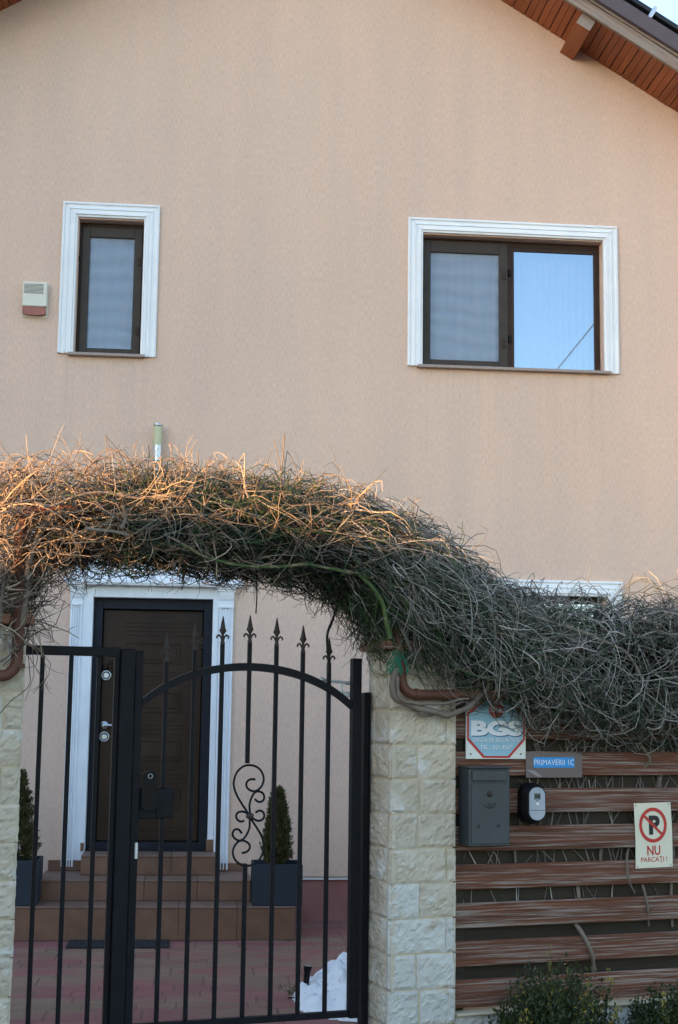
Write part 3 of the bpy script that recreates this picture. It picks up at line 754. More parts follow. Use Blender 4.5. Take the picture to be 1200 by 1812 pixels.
# ------------------------------------------------------------------ snow heap, hose nozzle, sprig
def hmap(name, material, cx, cy, rx, ry, hgt, res=46, seed=1.):
    mb = MB(); vs = []
    for j in range(res + 1):
        for i in range(res + 1):
            a, b_ = i/res*2 - 1, j/res*2 - 1
            p = Vector((a*2.2 + seed, b_*2.2, seed)); d = math.hypot(a, b_) + .16*mnoise.noise(p*1.3)
            z = max(0, 1 - d**1.35)
            z = hgt*(z**.85)*(1 + .45*mnoise.noise(p*1.6) + .25*mnoise.noise(p*4)) + .03*mnoise.noise(p*9)*min(1, z*6)
            vs.append((cx + a*rx, cy + b_*ry, -.03 + max(z, 0) + (.0 if z > 0 else 0)))
    k = res + 1
    mb.add(vs, [(j*k + i, j*k + i + 1, (j + 1)*k + i + 1, (j + 1)*k + i) for j in range(res) for i in range(res)], True)
    return mb
mb = hmap('snow', SNOW, 1.12, 8.45, .54, .62, .36)
single(mb, 'snow_heap', SNOW, (1.12, 8.45, 0), 'W', 'melting heap of white snow inside the gate by the right pillar', 'snow')
hx, hy = gz(540, 1768, 0)
nzl = thing('hose_nozzle', 'black flared hose nozzle with blue connector standing beside the snow heap', 'hose nozzle', (hx, hy, 0))
def along(pts): return pts
a_, b_ = Vector((hx - .004, hy, .012)), Vector((hx + .014, hy + .01, .182))
d_ = b_ - a_
prof = [(.28, .017), (.34, .019), (.40, .0175), (.80, .0185), (.86, .0215), (.97, .0255), (1.0, .0245)]
mb = MB().tube([a_ + d_*t for t, r_ in prof], [r_ for t, r_ in prof], 16); mb.build('barrel', BLACK, nzl)
MB().tube([b_ - d_*.01, b_ + d_*.012], [.018, .017], 16).build('nozzle_face', GREYFACE, nzl)
MB().tube([a_ + d_*.12, a_ + d_*.16, a_ + d_*.25, a_ + d_*.285], [.014, .019, .019, .013], 16).build('connector', BLUE, nzl)
MB().tube([a_ + d_*.12, a_ - d_*.03], [.013, .014], 12).build('tap_end', BLACK, nzl)
MB().tube([(hx - .02, hy - .02, .012), (hx - .06, hy - .02, .013), (hx - .10, hy - .03, .012)], .004, 6).build('pin', BLACK, nzl)
r_ = np.random.default_rng(3)
P = np.array([hx - .05, hy + .02, .01]) + r_.normal(0, 1, (110, 3))*np.array([.03, .02, .008]) + np.array([0, 0, 1])*r_.uniform(0, .05, (110, 1))
P2 = np.array([hx + .02, hy - .03, .01]) + r_.normal(0, 1, (70, 3))*np.array([.018, .014, .006]) + np.array([0, 0, 1])*r_.uniform(0, .035, (70, 1))
P = np.concatenate([P, P2]); P[:, 2] = np.maximum(P[:, 2], .003)
spr = thing('conifer_sprig', 'small green sprig lying beside the hose nozzle', 'sprig', (hx - .05, hy, 0))
leaf_mesh('needles', P, r_.normal(0, 1, (len(P), 3))*np.array([1, 1, .6]) + np.array([0, 0, .8]), .026, .3, CONIFER, spr, 4)

# ------------------------------------------------------------------ stone pillars
def stone_piece(u0, u1, z0, z1, v, par, out=.015, face='front', seed=0., nu=None, pale=False):
    """rock faced block: front grid pushed out unevenly, edges drop back to the joint"""
    nu = nu or max(4, int((u1 - u0)/.014)); nz_ = max(4, int((z1 - z0)/.015))
    vs, fs = [], []
    q = [random.uniform(-.005, .005) for _ in range(4)]
    for j in range(nz_ + 1):
        for i in range(nu + 1):
            a, b_ = i/nu, j/nz_
            uu = u0 + (u1 - u0)*a + (q[0]*(1 - a) + q[1]*a)*.6; zz = z0 + (z1 - z0)*b_ + (q[2]*(1 - b_) + q[3]*b_)*.6
            edge = min(a*(u1 - u0), (1 - a)*(u1 - u0), b_*(z1 - z0), (1 - b_)*(z1 - z0))
            p = Vector((uu*11 + seed, seed*1.7, zz*11))
            h_ = out*(.5 + .45*mnoise.noise(p) + .55*mnoise.noise(p*2.6) + .45*mnoise.noise(p*6)) * min(1, edge/.012 + .3)
            if edge < 1e-6: h_ = .002
            uu += .004*mnoise.noise(p*3 + Vector((5, 0, 0))); zz += .004*mnoise.noise(p*3 + Vector((0, 5, 0)))
            h_ = max(h_, .002)
            if face == 'front': vs.append((uu, v - h_, zz))
            else: vs.append((v - h_, uu, zz))
    k = nu + 1
    fs = [(j*k + i, j*k + i + 1, (j + 1)*k + i + 1, (j + 1)*k + i) for j in range(nz_) for i in range(nu)]
    mb = MB().add(vs, fs, False)
    # back skirt
    ring = [i for i in range(k)] + [j*k + nu for j in range(1, nz_ + 1)] + [nz_*k + i for i in range(nu - 1, -1, -1)] + [j*k for j in range(nz_ - 1, 0, -1)]
    sk = [(vs[i][0], v + .02, vs[i][2]) if face == 'front' else (v + .02, vs[i][1], vs[i][2]) for i in ring]
    o = len(vs); m_ = len(ring)
    mb.add([vs[i] for i in ring] + sk, [(i, (i + 1) % m_, (i + 1) % m_ + m_, i + m_) for i in range(m_)])
    return mb.build('stone', STONE_PALE if pale else STONE, par)
ZB = -.42
# right pillar
PW, PD = .372, .335
rp_ = thing('stone_pillar', 'cream split stone pillar between the black gate and the wooden fence', 'pillar', (PW/2, PD/2, ZB), 'F')
MB().box(.014, PW - .014, .014, PD - .004, ZB, 1.955).build('mortar_core', MORTAR, rp_)
CH = .1755
zj = [1.118 + CH*k for k in range(-9, 5)] + [1.952]
zj = [z for z in zj if z > ZB]
for k, (z0, z1) in enumerate(zip(zj, zj[1:])):
    mid = .155 if k % 2 else .318
    if k % 3 == 2: mid = .17
    g = .0035
    stone_piece(.0, mid - g, z0 + g, z1 - g, .012, rp_, seed=k*3.1, pale=z0 < .75)
    stone_piece(mid + g, PW, z0 + g, z1 - g, .012, rp_, seed=k*3.1 + 1, pale=z0 < .5)
    stone_piece(.004, PD, z0 + g, z1 - g, .012, rp_, face='side', seed=k*3.1 + 2)
    # right return, mostly hidden
    MB().cbox(PW - .013, PW - .001, .004, PD, z0 + g, z1 - g, .004).build('stone', STONE, rp_)
MB().cbox(-.035, PW + .03, -.04, PD + .03, 1.956, 2.006, .006).build('cap', CAP, rp_)
# left pillar
UL = -1.872
lp_ = thing('stone_pillar', 'cream split stone pillar at the left edge beside the fixed gate panel', 'pillar', (UL - PW/2, PD/2, ZB), 'F')
MB().box(UL - PW + .014, UL - .014, .014, PD - .004, ZB, 1.99).build('mortar_core', MORTAR, lp_)
CL = .1735
zj = [1.011 + CL*k for k in range(-8, 6)] + [2.018]
for k, (z0, z1) in enumerate(zip(zj, zj[1:])):
    mid = UL - (.16 if k % 2 else .05)
    mid = UL - (.09 if k % 2 else .21); g = .0035
    stone_piece(UL - PW, mid - g, z0 + g, z1 - g, .012, lp_, seed=k*2.7 + 40)
    stone_piece(mid + g, UL, z0 + g, z1 - g, .012, lp_, seed=k*2.7 + 41)
    MB().cbox(UL - .013, UL - .001, .004, PD, z0 + g, z1 - g, .004).build('stone', STONE, lp_)
MB().cbox(UL - PW - .03, UL + .03, -.04, PD + .03, 2.022, 2.07, .006).build('cap', CAP, lp_)

# low stone base below the slats
UE = 3.6
bw = thing('base_wall', 'low cream stone base under the wooden slat fence', 'wall', (1.9, .15, ZB), 'F')
MB().box(.375, UE, .030, .28, ZB, .098).build('mortar_core', MORTAR, bw)
u_ = .378; k = 0
for (z0, z1) in ((-.42, -.25), (-.25, -.08), (-.08, .098)):
    u_ = .378
    while u_ < UE - .2:
        w = random.uniform(.24, .46)
        stone_piece(u_ + .003, u_ + w - .003, z0 + .003, z1 - .003, .028, bw, seed=60 + k, pale=True); k += 1
        u_ += w
MB().cbox(.378, UE, -.004, .29, .0985, .112, .004).build('coping', MORTAR, bw)

# ------------------------------------------------------------------ slat fence
fence = thing('slat_fence', 'weathered red brown horizontal slat fence right of the stone pillar', 'fence', (1.9, .1, .11), 'F')
def board(u0, u1, v0, v1, z0, z1, seed, grooves=True):
    """long board with an uneven ribbed face"""
    rr = random.Random(seed); H = z1 - z0
    prof = [(.0, .004), (.004, .0)]
    if grooves:
        q = .010
        while q < H - .016:
            d_ = rr.uniform(.0012, .0035); w_ = rr.uniform(.0025, .005)
            prof += [(q, 0), (q + .0012, d_), (q + w_, d_), (q + w_ + .0012, 0)]
            q += w_ + rr.uniform(.006, .020)
    prof += [(H - .004, 0), (H, .004)]
    k = len(prof) + 2
    n_ = 24; vs = []
    for i in range(n_ + 1):
        u = u0 + (u1 - u0)*i/n_
        w1 = .0022*mnoise.noise(Vector((u*1.5, seed, 0))); w3 = .003*mnoise.noise(Vector((u*1.2, seed, 9)))
        vs += [(u, v0 + d_ + w3, z0 + h_ + w1) for h_, d_ in prof] + [(u, v1, z1 + w1), (u, v1, z0 + w1)]
    fs = [(k*i + j, k*i + (j + 1) % k, k*(i + 1) + (j + 1) % k, k*(i + 1) + j) for i in range(n_) for j in range(k)]
    fs += [tuple(range(k)), tuple(range(k*n_ + k - 1, k*n_ - 1, -1))]
    return MB().add(vs, fs)
ztop = [.266 + .1945*k for k in range(9)]
for k, zt_ in enumerate(ztop):
    board(.376, UE, .052, .075, zt_ - .127 if k else .128, zt_, k*3.3).build('slat', SLAT, fence)
    board(.376, UE, .105, .125, zt_ - .02, zt_ + .09, k*3.3 + 50, False).build('rear_board', SLAT_BACK, fence)
for u_ in (.42, 2.0, 3.5):
    MB().cbox(u_ - .03, u_ + .03, .0752, .1048, .115, 1.9, .003).build('post', SLAT_BACK, fence)

# ------------------------------------------------------------------ gate
GV = .25
def sq(mb, u0, u1, z0, z1, v0=GV - .01, v1=GV + .01, b=.0025): return mb.cbox(u0, u1, v0, v1, z0, z1, b)
def arch_z(u):                           # underside line of the arched rail
    t = (u + .688)/.575
    return 1.857 - .203*(1 - math.sqrt(max(0, 1 - (t*.80)**2)))/(1 - math.sqrt(1 - .64))
gate = thing('gate', 'black iron gate leaf with arched rail, spear finials and scroll', 'gate', (-.7, GV, .08), 'F')
sq(MB(), -.124, -.074, .075, 1.915, GV - .025, GV + .025).build('hinge_stile', IRON, gate)
sq(MB(), -1.292, -1.252, .09, 1.925, GV - .02, GV + .02).build('lock_stile', IRON, gate)
sq(MB(), -1.251, -.125, .080, .112, GV - .018, GV + .018).build('bottom_rail', IRON, gate)
mb = MB(); N = 40; vs = []
for i in range(N + 1):
    u = -1.25 + (1.25 - .125)*i/N; z = arch_z(u)
    vs += [(u, GV - .019, z - .020), (u, GV + .019, z - .020), (u, GV + .019, z + .020), (u, GV - .019, z + .020)]
mb.add(vs, [(4*i + j, 4*i + (j + 1) % 4, 4*i + 4 + (j + 1) % 4, 4*i + 4 + j) for i in range(N) for j in range(4)] + [(0, 1, 2, 3), tuple(4*N + j for j in range(4))])
mb.build('arched_rail', IRON, gate)
def finial(u, z, par):
    """spear with two curled side leaves; z = foot of the casting"""
    mb = MB()
    mb.lathe((u, GV, z), [(.013, 0), (.013, .010), (.009, .014), (.010, .022), (.0085, .034)], 10)
    P_ = [(0, .000), (.006, .034), (.0075, .050), (.020, .070), (.0145, .082), (.010, .105), (.0035, .140), (0, .146)]
    # flattened four sided blade
    vs, k = [], len(P_)
    for (r_, h_) in P_[1:]: vs += [(u - r_, GV, z + h_), (u, GV - max(r_*.42, .002), z + h_), (u + r_, GV, z + h_), (u, GV + max(r_*.42, .002), z + h_)]
    mb.add(vs, [(4*i + j, 4*i + (j + 1) % 4, 4*i + 4 + (j + 1) % 4, 4*i + 4 + j) for i in range(k - 2) for j in range(4)])
    for s_ in (-1, 1):
        mb.tube([(u + s_*.004, GV, z + .020), (u + s_*.010, GV, z + .038), (u + s_*.020, GV, z + .047), (u + s_*.029, GV, z + .042), (u + s_*.033, GV, z + .033), (u + s_*.027, GV, z + .029)],
                [.006, .0075, .0085, .0075, .006, .004], 8, flat=.7)
    return mb.build('finial', CAST, par)
us = [-1.130 + .1463*k for k in range(7)]
BW = .0105
for k, u in enumerate(us):
    ztip = arch_z(u) + .27
    zb = ztip - .146
    if k == 3:
        br = sq(MB(), u - BW, u + BW, 1.365, zb, GV - BW, GV + BW).build('bar', IRON, gate); sq(MB(), u - BW, u + BW, .113, .862, GV - BW, GV + BW).build('bar', IRON, gate)
    elif k == 0:
        br = sq(MB(), u - BW, u + BW, 1.245, zb, GV - BW, GV + BW).build('bar', IRON, gate); sq(MB(), u - BW, u + BW, .113, 1.095, GV - BW, GV + BW).build('bar', IRON, gate)
    else: br = sq(MB(), u - BW, u + BW, .113, zb, GV - BW, GV + BW).build('bar', IRON, gate)
    finial(u, zb, br)
# scroll ornament, traced from its own shape: strokes in gate coordinates
def S(pts):
    out = []
    for (x, y) in pts:
        u, z = fp(380 + x/7.875, 1330 + y/7.875, GV); out.append(Vector((u, GV, z)))
    # catmull-rom
    o2 = []
    n_ = len(out)
    for i in range(n_ - 1):
        p0, p1, p2, p3 = out[max(i - 1, 0)], out[i], out[i + 1], out[min(i + 2, n_ - 1)]
        for t in (0, .2, .4, .6, .8):
            o2.append(.5*((2*p1) + (p2 - p0)*t + (2*p0 - 5*p1 + 4*p2 - p3)*t*t + (3*p1 - p0 - 3*p2 + p3)*t**3))
    o2.append(out[-1]); return o2
strokes = [
    [(565, 388), (505, 385), (458, 412), (440, 460), (462, 515), (520, 548), (580, 545), (640, 500), (680, 420), (678, 340), (640, 260), (570, 205), (480, 188), (390, 212), (310, 290), (270, 400), (272, 500), (310, 610), (380, 730), (440, 820), (485, 890)],
    [(560, 662), (600, 695), (645, 700), (682, 670), (690, 620), (665, 575), (610, 555), (555, 575), (510, 650), (485, 740), (490, 830), (492, 890)],
    [(570, 850), (620, 822), (665, 835), (690, 885), (672, 940), (615, 965), (555, 945), (500, 900)],
    [(412, 962), (360, 975), (315, 945), (298, 895), (325, 850), (380, 835), (435, 850), (480, 895)],
    [(378, 1140), (345, 1095), (300, 1080), (260, 1110), (250, 1160), (280, 1210), (340, 1240), (400, 1215), (450, 1150), (485, 1060), (488, 980), (490, 905)],
    [(378, 1412), (440, 1400), (485, 1355), (488, 1305), (450, 1262), (390, 1240), (330, 1255), (275, 1320), (252, 1400), (275, 1490), (340, 1560), (430, 1592), (530, 1575), (620, 1510), (675, 1400), (685, 1290), (650, 1170), (580, 1050), (520, 960), (492, 900)]]
for st in strokes:
    MB().tube(S(st), .0058, 8).build('scroll', IRON, gate)
cu_, cz_ = fp(380 + 490/7.875, 1330 + 898/7.875, GV)
mb = MB().tube([(cu_ - .018, GV, cz_ + .002), (cu_ - .008, GV, cz_), (cu_ + .008, GV, cz_ + .001), (cu_ + .018, GV, cz_)], [.010, .016, .016, .010], 10)
mb.build('scroll_collar', CAST, gate)
# lock case and closer
MB().cbox(-1.252, -1.080, GV - .012, GV + .03, 1.094, 1.246, .004).build('lock_case', IRON, gate)
MB().cbox(-1.163, -1.076, GV - .016, GV - .011, 1.096, 1.244, .003).build('lock_cover', IRON, gate)
MB().cbox(-1.268, -1.252, GV - .024, GV - .01, .90, .98, .003).build('latch_plate', ZINC, gate)
ca, cb = fp(568, 1203, GV + .05), fp(621, 1209, GV + .05)
mb = MB().tube([(ca[0], GV + .05, ca[1]), (ca[0] + .012, GV + .05, ca[1])], .015, 10)
mb.tube([(ca[0] + .012, GV + .05, ca[1]), (cb[0], GV + .05, cb[1])], [.009, .007], 8); mb.tube([(cb[0] - .03, GV + .05, cb[1] + .001), (cb[0] + .02, GV + .05, cb[1])], .010, 8)
cl = mb.build('closer', ZINC, gate)
c1_ = fp(604, 1222, GV + .04); c2_ = fp(604, 1213, GV + .04)
MB().tube([(c1_[0], GV + .04, c1_[1] - .03), (c1_[0], GV + .04, c1_[1])], [.010, .010], 10).tube([(c1_[0], GV + .04, c1_[1]), (c2_[0], GV + .04, c2_[1] + .012)], .006, 8).build('pivot', ZINC, cl)
MB().cbox(c1_[0] + .006, -.09, GV + .026, GV + .045, c1_[1] - .034, c1_[1] - .006, .003).build('bracket', ZINC, cl)
# smart lock panel on the gate
pu0, pz1 = fp(252, 1364, GV - .03); pu1, pz0 = fp(278, 1434, GV - .03)
ph = thing('door_phone', 'black rounded keypad with ring button fixed on the gate lock', 'door phone', ((pu0 + pu1)/2, GV - .02, pz0), 'F')
mb = MB(); r_ = (pu1 - pu0)/2; cu2 = (pu0 + pu1)/2; poly = []
for i in range(13): a = math.pi*i/12; poly.append((cu2 + r_*math.cos(a), pz1 - r_*.75 + r_*.75*math.sin(a)))
for i in range(13): a = math.pi + math.pi*i/12; poly.append((cu2 + r_*math.cos(a), pz0 + r_*.55 + r_*.55*math.sin(a)))
mb.prism(poly, GV - .034, GV - .013).build('body', BLACK, ph)
mb = MB(); ring = [(cu2 + .011*math.cos(6.283*i/20), GV - .035, pz1 - .026 + .011*math.sin(6.283*i/20)) for i in range(21)]
mb.tube(ring, .0016, 6).build('ring_button', ALU, ph)
# fixed panel
gp = thing('fixed_gate', 'narrow fixed black iron gate section beside the left stone pillar', 'gate', (-1.55, GV, .05), 'F')
sq(MB(), -1.868, -1.372, 1.892, 1.938, GV - .02, GV + .02).build('top_rail', IRON, gp)
sq(MB(), -1.370, -1.296, -.02, 1.932, GV - .04, GV + .04, .004).build('post', IRON, gp)
sq(MB(), -1.3955, -1.371, .0, 1.89, GV - .016, GV + .016).build('stop_bar', FLASHING if False else IRON, gp)
sq(MB(), -1.868, -1.397, .03, .07, GV - .018, GV + .018).build('bottom_rail', IRON, gp)
for u in (-1.753, -1.612, -1.472):
    sq(MB(), u - BW, u + BW, .071, 1.8915, GV - BW, GV + BW).build('bar', IRON, gp)
mb = MB().cbox(-.045, -.024, .255, .32, .0, 1.735, .003)
mb.cbox(-.0235, -.004, .27, .335, .0, 1.738, .003)
single(mb, 'gate_jamb', IRON, (-.02, .27, 0), 'F', 'black steel jamb strip fixed to the side of the right pillar', 'gate jamb')

# ------------------------------------------------------------------ pipe arch that carries the hedge
PV = -.045
def pathf(pts, v): return [Vector((fp(x, y, v)[0], v, fp(x, y, v)[1])) for x, y in pts]
def smooth_path(P, n=6):
    out = []
    for i in range(len(P) - 1):
        p0, p1, p2, p3 = P[max(i - 1, 0)], P[i], P[i + 1], P[min(i + 2, len(P) - 1)]
        for k in range(n):
            t = k/n
            out.append(.5*((2*p1) + (p2 - p0)*t + (2*p0 - 5*p1 + 4*p2 - p3)*t*t + (3*p1 - p0 - 3*p2 + p3)*t**3))
    out.append(P[-1]); return out
pa = thing('pipe_frame', 'rusty brown pipe frame carrying the dry hedge over the gate', 'pipe frame', (-.9, 0, 1.6), 'F')
PR = .0265
MB().tube(smooth_path(pathf([(-70, 1196), (0, 1196), (18, 1190), (29, 1172), (32, 1120), (36, 960), (38, 930), (50, 908), (75, 903), (130, 902)], PV)), PR, 12).build('pipe', RUST, pa)
MB().tube(smooth_path(pathf([(125, 902), (200, 900), (400, 905), (560, 930), (650, 985), (698, 1070), (706, 1120), (708, 1150)], PV)), PR*.96, 12).build('pipe', RUST, pa)
MB().tube(smooth_path(pathf([(708, 1145), (709, 1185), (712, 1210), (722, 1224), (740, 1229), (800, 1229), (1000, 1228), (1300, 1224)], PV)), PR, 12).build('pipe', RUST, pa)
for (x, y, hz_) in ((708.5, 1192, 0), (737, 1229, 1), (32, 1178, 0)):
    u, z = fp(x, y, PV)
    MB().tube([(u - .008*hz_, PV, z - .008*(1 - hz_)), (u + .008*hz_, PV, z + .008*(1 - hz_))], PR*1.22, 14).build('socket', RUST, pa)

# ------------------------------------------------------------------ hedge
HV = .13
cpx = [(-110, 1120, 150, .30), (-60, 1010, 130, .32), (0, 940, 92, .32), (70, 922, 78, .31), (160, 915, 67, .31), (280, 920, 67, .32), (400, 930, 67, .32), (500, 940, 66, .33), (590, 960, 72, .33),
       (670, 996, 86, .33), (740, 1066, 106, .34), (810, 1122, 96, .34), (890, 1152, 82, .33), (980, 1178, 88, .33), (1080, 1180, 96, .33), (1200, 1174, 104, .33), (1330, 1174, 106, .33), (1420, 1174, 106, .33)]
CP = []
for (x, y, h_, w_) in cpx:
    u, z = fp(x, y, HV); u2, z2 = fp(x, y - h_, HV)
    CP.append(Vector((u, z, 0)).to_tuple()[:2] + (z2 - z, w_))
CP = np.array(CP)
seg = np.r_[0, np.cumsum(np.hypot(np.diff(CP[:, 0]), np.diff(CP[:, 1])))]
TT = np.linspace(0, seg[-1], 160)
PU, PZ, PH, PWD = [np.interp(TT, seg, CP[:, k]) for k in range(4)]
ker = np.ones(9)/9
def sm(a): return np.convolve(np.pad(a, 4, mode='edge'), ker, 'valid')
PU, PZ, PH, PWD = sm(PU), sm(PZ), sm(PH), sm(PWD)
TU, TZ = np.gradient(PU), np.gradient(PZ); tl = np.hypot(TU, TZ); TU, TZ = TU/tl, TZ/tl
def at_t(t):
    f = lambda a: np.interp(t, TT, a)
    return f(PU), f(PZ), f(PH), f(PWD), f(TU), f(TZ)
def section_coord(p):
    """section radius of points (N,3 = u, v, z) and outward direction"""
    d2 = (p[:, None, 0] - PU[None])**2 + (p[:, None, 2] - PZ[None])**2
    i = d2.argmin(1)
    nu, nz_ = -TZ[i], TU[i]
    a = ((p[:, 0] - PU[i])*nu + (p[:, 2] - PZ[i])*nz_)/PH[i]; b = (p[:, 1] - HV)/PWD[i]
    rr = np.sqrt(a*a + b*b) + 1e-6
    out = np.stack([a/rr*nu, b/rr, a/rr*nz_], 1)
    return rr, out, i
def grow(p, d, L, nseg, wob, grav, pull=1.05):
    """walk stems; p (N,3), d (N,3) -> (N, nseg+1, 3)"""
    N = len(p); P = np.zeros((N, nseg + 1, 3)); P[:, 0] = p; d = d/np.linalg.norm(d, axis=1, keepdims=True)
    st = (L/nseg)[:, None]
    curl = rng.normal(0, wob, (N, 3))
    for k in range(nseg):
        P[:, k + 1] = P[:, k] + d*st
        d = d + curl*.6 + rng.normal(0, wob, (N, 3)); d[:, 2] -= grav
        if pull:
            rr, out, _ = section_coord(P[:, k + 1])
            f = np.clip((rr - pull)*1.6, 0, 1.2)[:, None]
            d = d - out*f
        d = d/np.linalg.norm(d, axis=1, keepdims=True)
    return P
def tubes(P, r0, r1, sides=3):
    """tapered stems -> verts, faces"""
    N, K, _ = P.shape
    T = np.gradient(P, axis=1); T /= np.linalg.norm(T, axis=2, keepdims=True) + 1e-9
    ref = rng.normal(size=(N, 1, 3)); E1 = np.cross(T, ref); E1 /= np.linalg.norm(E1, axis=2, keepdims=True) + 1e-9
    E2 = np.cross(T, E1)
    rad = (r0[:, None] + (r1 - r0)[:, None]*np.linspace(0, 1, K)[None])[:, :, None]
    ang = np.arange(sides)*2*np.pi/sides
    V = P[:, :, None, :] + rad[..., None]*(np.cos(ang)[None, None, :, None]*E1[:, :, None, :] + np.sin(ang)[None, None, :, None]*E2[:, :, None, :])
    base = (np.arange(N)*K*sides)[:, None, None]; kk = (np.arange(K - 1)*sides)[None, :, None]; j = np.arange(sides)[None, None]
    j2 = (j + 1) % sides
    Fq = np.stack(np.broadcast_arrays(base + kk + j, base + kk + j2, base + kk + sides + j2, base + kk + sides + j), -1).reshape(-1, 4)
    return V.reshape(-1, 3), Fq
def twig_object(name, batches, material, parent):
    vs, fs, ti, o = [], [], [], 0
    for (P, r0, r1, sides, tint) in batches:
        V, Fq = tubes(P, r0, r1, sides); vs.append(V); fs.append(Fq + o); o += len(V); ti.append(np.repeat(tint, P.shape[1]*sides))
    V, Fq, ti = np.concatenate(vs), np.concatenate(fs), np.concatenate(ti).astype(np.float32)
    V = V - np.array(ORG[parent.name])
    me = bpy.data.meshes.new(name)
    me.vertices.add(len(V)); me.vertices.foreach_set('co', V.astype(np.float32).ravel())
    me.loops.add(Fq.size); me.loops.foreach_set('vertex_index', Fq.astype(np.int32).ravel())
    me.polygons.add(len(Fq)); me.polygons.foreach_set('loop_start', np.arange(0, Fq.size, 4, dtype=np.int32))
    me.polygons.foreach_set('use_smooth', np.ones(len(Fq), bool))
    me.update(calc_edges=True); me.validate()
    a = me.attributes.new('tint', 'FLOAT', 'POINT'); a.data.foreach_set('value', ti)
    me.materials.append(material)
    ob = bpy.data.objects.new(name, me); COL.objects.link(ob); ORG[ob.name] = ORG[parent.name]; ob.parent = parent; ob['kind'] = 'stuff'
    return ob
hedge = thing('hedge', 'leafless tangled vine hedge arching over the gate and hanging over the fence', 'hedge', (0, HV, 2.), 'F')
def t_of_px(x): return np.interp(x, [c[0] for c in cpx], seg)
tA, tB, tC, tE = t_of_px(-100), t_of_px(600), t_of_px(880), seg[-1]
def seedpts(N, t0, t1, rlo, rhi, a0=0, a1=2*np.pi):
    t = rng.uniform(t0, t1, N); a = rng.uniform(a0, a1, N); r_ = np.sqrt(rng.uniform(rlo**2, rhi**2, N))
    u, z, h_, w_, tu, tz = at_t(t)
    s_, c_ = np.sin(a)*r_, np.cos(a)*r_
    p = np.stack([u - tz*h_*s_, HV + w_*c_, z + tu*h_*s_], 1)
    tan = np.stack([tu, 0*tu, tz], 1); out = np.stack([-tz*s_, c_, tu*s_], 1)/(r_[:, None] + 1e-6)
    return p, tan, out, t
def rn(N): return rng.normal(size=(N, 3))
def side_shoots(P, n, lo, hi, spread=.8, segs=3, wob=.12):
    N, K, _ = P.shape
    i = rng.integers(0, N, n); k = rng.integers(1, K - 1, n)
    d = P[i, k + 1] - P[i, k]; d /= np.linalg.norm(d, axis=1, keepdims=True)
    d = d + spread*rn(n)
    return grow(P[i, k], d, rng.uniform(lo, hi, n), segs, wob, 0, pull=0)
warm, grey, green, dark = [], [], [], []
def T(n, m_=.5, s_=.25): return np.clip(rng.normal(m_, s_, n), 0, 1)
# inner dead tangle
N = 1150
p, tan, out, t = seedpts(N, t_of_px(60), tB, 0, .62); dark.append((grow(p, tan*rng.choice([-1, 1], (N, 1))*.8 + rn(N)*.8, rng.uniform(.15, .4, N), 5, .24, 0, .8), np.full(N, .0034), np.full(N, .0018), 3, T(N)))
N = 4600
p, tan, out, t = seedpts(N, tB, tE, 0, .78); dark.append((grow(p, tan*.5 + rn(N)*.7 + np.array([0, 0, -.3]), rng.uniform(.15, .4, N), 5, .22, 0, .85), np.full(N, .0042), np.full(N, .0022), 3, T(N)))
def clump(N, nc, t0, t1, rlo, rhi, jit=.05, a0=0, a1=2*np.pi):
    """stems start in clumps so the mass gets gaps and tufts"""
    p, tan, out, t = seedpts(nc, t0, t1, rlo, rhi, a0, a1)
    i = rng.integers(0, nc, N); base = rng.normal(0, .5, (nc, 3))
    return p[i] + rng.normal(0, jit, (N, 3)), tan[i], out[i], t[i], base[i], rng.choice([-1, 1, 1], (nc, 1))[i]
# arch: long dry stems, warm brown, kinked
N = 900
p, tan, out, t, bs, sg = clump(N, 240, tA, tB, .5, 1.0)
P = grow(p, tan*sg + bs*.9 + rn(N)*.4 + out*.2, rng.uniform(.18, .6, N), 7, .21, .0, 1.08)
rad = rng.uniform(.0022, .0042, N)*np.where(rng.uniform(0, 1, N) < .08, 1.9, 1)
warm.append((P, rad, np.full(N, .0013), 4, T(N, .5, .3)))
sh = side_shoots(P, 1500, .04, .17, .9, 3, .2); warm.append((sh, np.full(len(sh), .0021), np.full(len(sh), .001), 3, T(len(sh), .6)))
# grey stems in the arch
N = 620
p, tan, out, t, bs, sg = clump(N, 150, t_of_px(150), tB, .55, 1.02)
P = grow(p, tan*sg + bs*.7 + rn(N)*.4, rng.uniform(.2, .6, N), 7, .19, .01, 1.08)
grey.append((P, rng.uniform(.0022, .0042, N), np.full(N, .0013), 4, T(N, .5, .3)))
sh = side_shoots(P, 800, .04, .15, .9, 3, .2); grey.append((sh, np.full(len(sh), .002), np.full(len(sh), .001), 3, T(len(sh), .5)))
# left shoulder over the pillar: loose dangling loops
N = 260
p, tan, out, t = seedpts(N, tA, t_of_px(120), .5, 1.05)
P = grow(p, rn(N)*.9 + np.array([.1, -.2, -.3]), rng.uniform(.15, .5, N), 8, .3, .05, 1.15)
warm.append((P, rng.uniform(.0022, .0048, N), np.full(N, .0015), 4, T(N, .6)))
# sprigs standing proud of the outline
for (t0, t1, N, lo, hi, mlt) in ((tA, t_of_px(350), 300, .08, .32, warm), (t_of_px(350), tB, 190, .06, .25, warm), (tB, tC, 150, .05, .18, grey), (tC, tE, 230, .05, .20, grey)):
    p, tan, out, t = seedpts(N, t0, t1, .82, 1.0, .2*np.pi, .85*np.pi)
    d = np.array([0, 0, .9]) + rn(N)*.7 + tan*rng.normal(0, .6, (N, 1))
    P = grow(p, d, rng.uniform(lo, hi, N), 5, .18, 0, 0)
    mlt.append((P, rng.uniform(.0018, .0034, N), np.full(N, .0012), 4, T(N, .6)))
    sh = side_shoots(P, N, .02, .09, 1.0, 3, .2); mlt.append((sh, np.full(len(sh), .0017), np.full(len(sh), .001), 3, T(len(sh), .6)))
